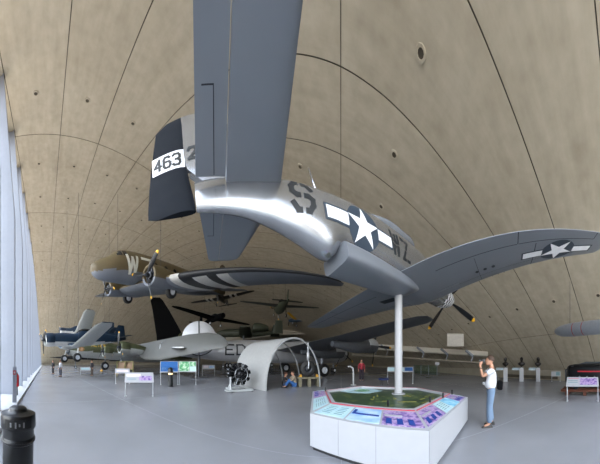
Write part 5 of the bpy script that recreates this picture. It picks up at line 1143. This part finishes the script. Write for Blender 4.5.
mb = MB(); mb.box((.01, .185, 1.655), (.13, .06, .085)); mb.build('camera_body', M_blk, ca, bevel=.01)
mb = MB(); mb.lathe([(.036, 0), (.036, .06), (.040, .065), (.040, .085), (.028, .086)], (.01, .215, 1.65), 'Y', 16); mb.build('lens', M_blk, ca, smooth=True)
bg = empty('shoulder_bag', lc, rzm, 'black shoulder bag at the hip of the man in the white shirt', 'bag')
mb = MB(); mb.box((.05, -.235, 1.03), (.24, .13, .23), M=Matrix.Rotation(.1, 4, 'X')); mb.build('bag_body', mat('black_canvas', '#0c0c0e', .9, spec=.1), bg, bevel=.03)
mb = MB(); mb.tube([(.05, -.20, 1.12), (.14, -.16, 1.30), (.11, -.06, 1.50), (-.02, .03, 1.50), (-.10, .13, 1.36), (-.08, .14, 1.15), (.0, .10, 1.02)], .010, 6); mb.build('strap', M_blk, bg)
ch = empty('hanging_compact_camera', lc, rzm, 'small silver camera hanging on a strap in front of the man\'s belt', 'camera')
mb = MB(); mb.box((-.10, .195, 1.10), (.10, .05, .07)); mb.build('camera_body', M_engm, ch, bevel=.008)
mb = MB(); mb.tube([(-.10, .19, 1.13), (-.09, .17, 1.30), (-.05, .10, 1.49)], .006, 6); mb.build('strap', M_blk, ch)
wt_ = MB(); wt_.lathe([(.032, -.02), (.032, .02)], (0, 0, 0), 'Z', 14, cap=False); wv = Vector((-.075, .258, 1.46)); wt_.v = [tuple(Vector(v) + wv) for v in wt_.v]; wt_.build('wristwatch', M_blk, man)
# two visitors sitting under the hut
def seated():
    return {'pelvis': (0, 0, .16), 'chest': (0, .05, .48), 'neck': (0, .08, .68), 'head': (0, .11, .82), 'Lsh': (-.18, .06, .62), 'Rsh': (.18, .06, .62), 'Lel': (-.22, .22, .42), 'Rel': (.22, .22, .42), 'Lwr': (-.10, .40, .42), 'Rwr': (.10, .40, .42),
     'Lhip': (-.10, .04, .15), 'Rhip': (.10, .04, .15), 'Lkn': (-.13, .36, .44), 'Rkn': (.13, .36, .44), 'Lan': (-.12, .58, .09), 'Ran': (.12, .58, .09), 'Ltoe': (-.13, .72, .03), 'Rtoe': (.13, .72, .03)}
p = G(294.5, 387); figure('person in beige top and blue jeans sitting on the floor under the hut', (p.x, p.y, 0), face(294) + 1.9, seated(), mat('beige_top', '#9a8c78', .8), mat('mid_blue_jeans', '#2c5a93', .8), M_hair, sleeves=1.7, scale=1.1)
p = G(284, 387); figure('person in dark top sitting on the floor under the hut, left of the beige one', (p.x, p.y, 0), face(285) - 1.5, seated(), mat('dark_top', '#2a2526', .8), mat('dark_blue_trousers', '#2b3f5c', .8), mat('reddish_hair', '#4a2a1c', .7), sleeves=1.7)
# far visitors by the glass
for px, yf, lab, sh, trs in ((53, 374.0, 'tiny far visitor all in black near the glass front, leftmost of three', '#15151a', '#18181c'), (60.5, 376.5, 'tiny far visitor in white and black top with dark trousers, middle of three', '#9a9ca3', '#2a2f3c'), (92, 376.0, 'tiny far visitor in dark clothes under the nose of the olive bomber', '#25222a', '#4a4038')):
    p = G(px, yf); figure(lab, (p.x, p.y, 0), face(px) + PI * .7, standing(), mat('top_' + sh[1:], sh, .8), mat('trousers_' + trs[1:], trs, .8), M_hair, sleeves=1.8, group='far visitors')

# ================================================================== SMALL THINGS IN THE BACKGROUND
p = G(361.5, 381); figure('standing far visitor in red top and dark trousers, seen left of the white pole', (p.x, p.y, 0), face(361) + PI, standing(), mat('red_top', '#8c2230', .8), mat('plum_trousers', '#241c28', .8), M_hair, sleeves=1.8)
p = G(381.5, 388.5); st_ = empty('round_stool', (p.x + .5, p.y + 1.6, 0), 0, 'low round dark blue stool on the floor just behind the plinth', 'stool')
mb = MB(); mb.lathe([(.33, .34), (.36, .36), (.36, .44), (.33, .47), (.02, .48)], (0, 0, 0), 'Z', 24); mb.build('seat', mat('stool_blue', '#1c2c5e', .6), st_, smooth=True)
for k in range(3): mb = MB(); a = 2 * PI * k / 3; mb.tube([(.22 * math.cos(a), .22 * math.sin(a), .35), (.3 * math.cos(a), .3 * math.sin(a), 0)], .02, 8); mb.build('leg', M_steel, st_)
# framed pinkish display case under the bomber wing
d = 20.0; p = W(125, Y0, d); cs = empty('display_case', (p.x, p.y, 0), face(125), 'low yellowish display case with two pinkish panels under the grey wing', 'display case')
mb = MB()
for x in (-.85, 0, .85): mb.box((x, 0, .80), (.07, .5, 1.6))
for z in (.75, 1.60): mb.box((0, 0, z), (1.77, .5, .06))
mb.build('frame', mat('case_yellow', '#8f8a55', .6), cs)
for x in (-.425, .425): mb = MB(); mb.box((x, 0, 1.17), (.74, .06, .76)); mb.build('panel', mat('case_pink_panel', '#a58a72', .6), cs)
# bent pale tube stand
p = G(353, 385); tb_ = empty('bent_tube_stand', (p.x, p.y, 0), face(353), 'pale bent tube standing on the floor between the hut and the white pole', 'stand')
mb = MB(); mb.tube([(-.35, 0, 1.25), (-.2, 0, 1.28), (.0, 0, 1.15), (.03, 0, .8), (.03, 0, .02)], .05, 8); mb.lathe([(.2, 0), (.2, .03), (.05, .04)], (.03, 0, 0), 'Z', 16); mb.build('tube', mat('tube_white', '#b5b7b9', .4), tb_, smooth=True)
# little blue and yellow biplane hanging far back
hung('tiny blue plane with yellow wings hanging far back above the hut', 297, 320, 46, av(297) + 1.1, -.05, .15, 8.5, 6.5, .5, [M_blue, M_yel], chord=1.5)
# the same ledge at the far end, coloured pale for daylight
mb = MB(); rings = []
for k in range(12):
    px = 226 + 9 * k; y_ = 337 - .085 * (px - 226) - 2.5 * math.sin(PI * k / 11); d = 58 
    rings.append([W(px, y_, d), W(px, y_ + 4, d - 2.5), W(px, y_ + 5.5, d - 2.2), W(px, y_ + 1, d + 1)])
mb.rings(rings); tag(mb.build('trim_11', M_ledge), kind='structure')
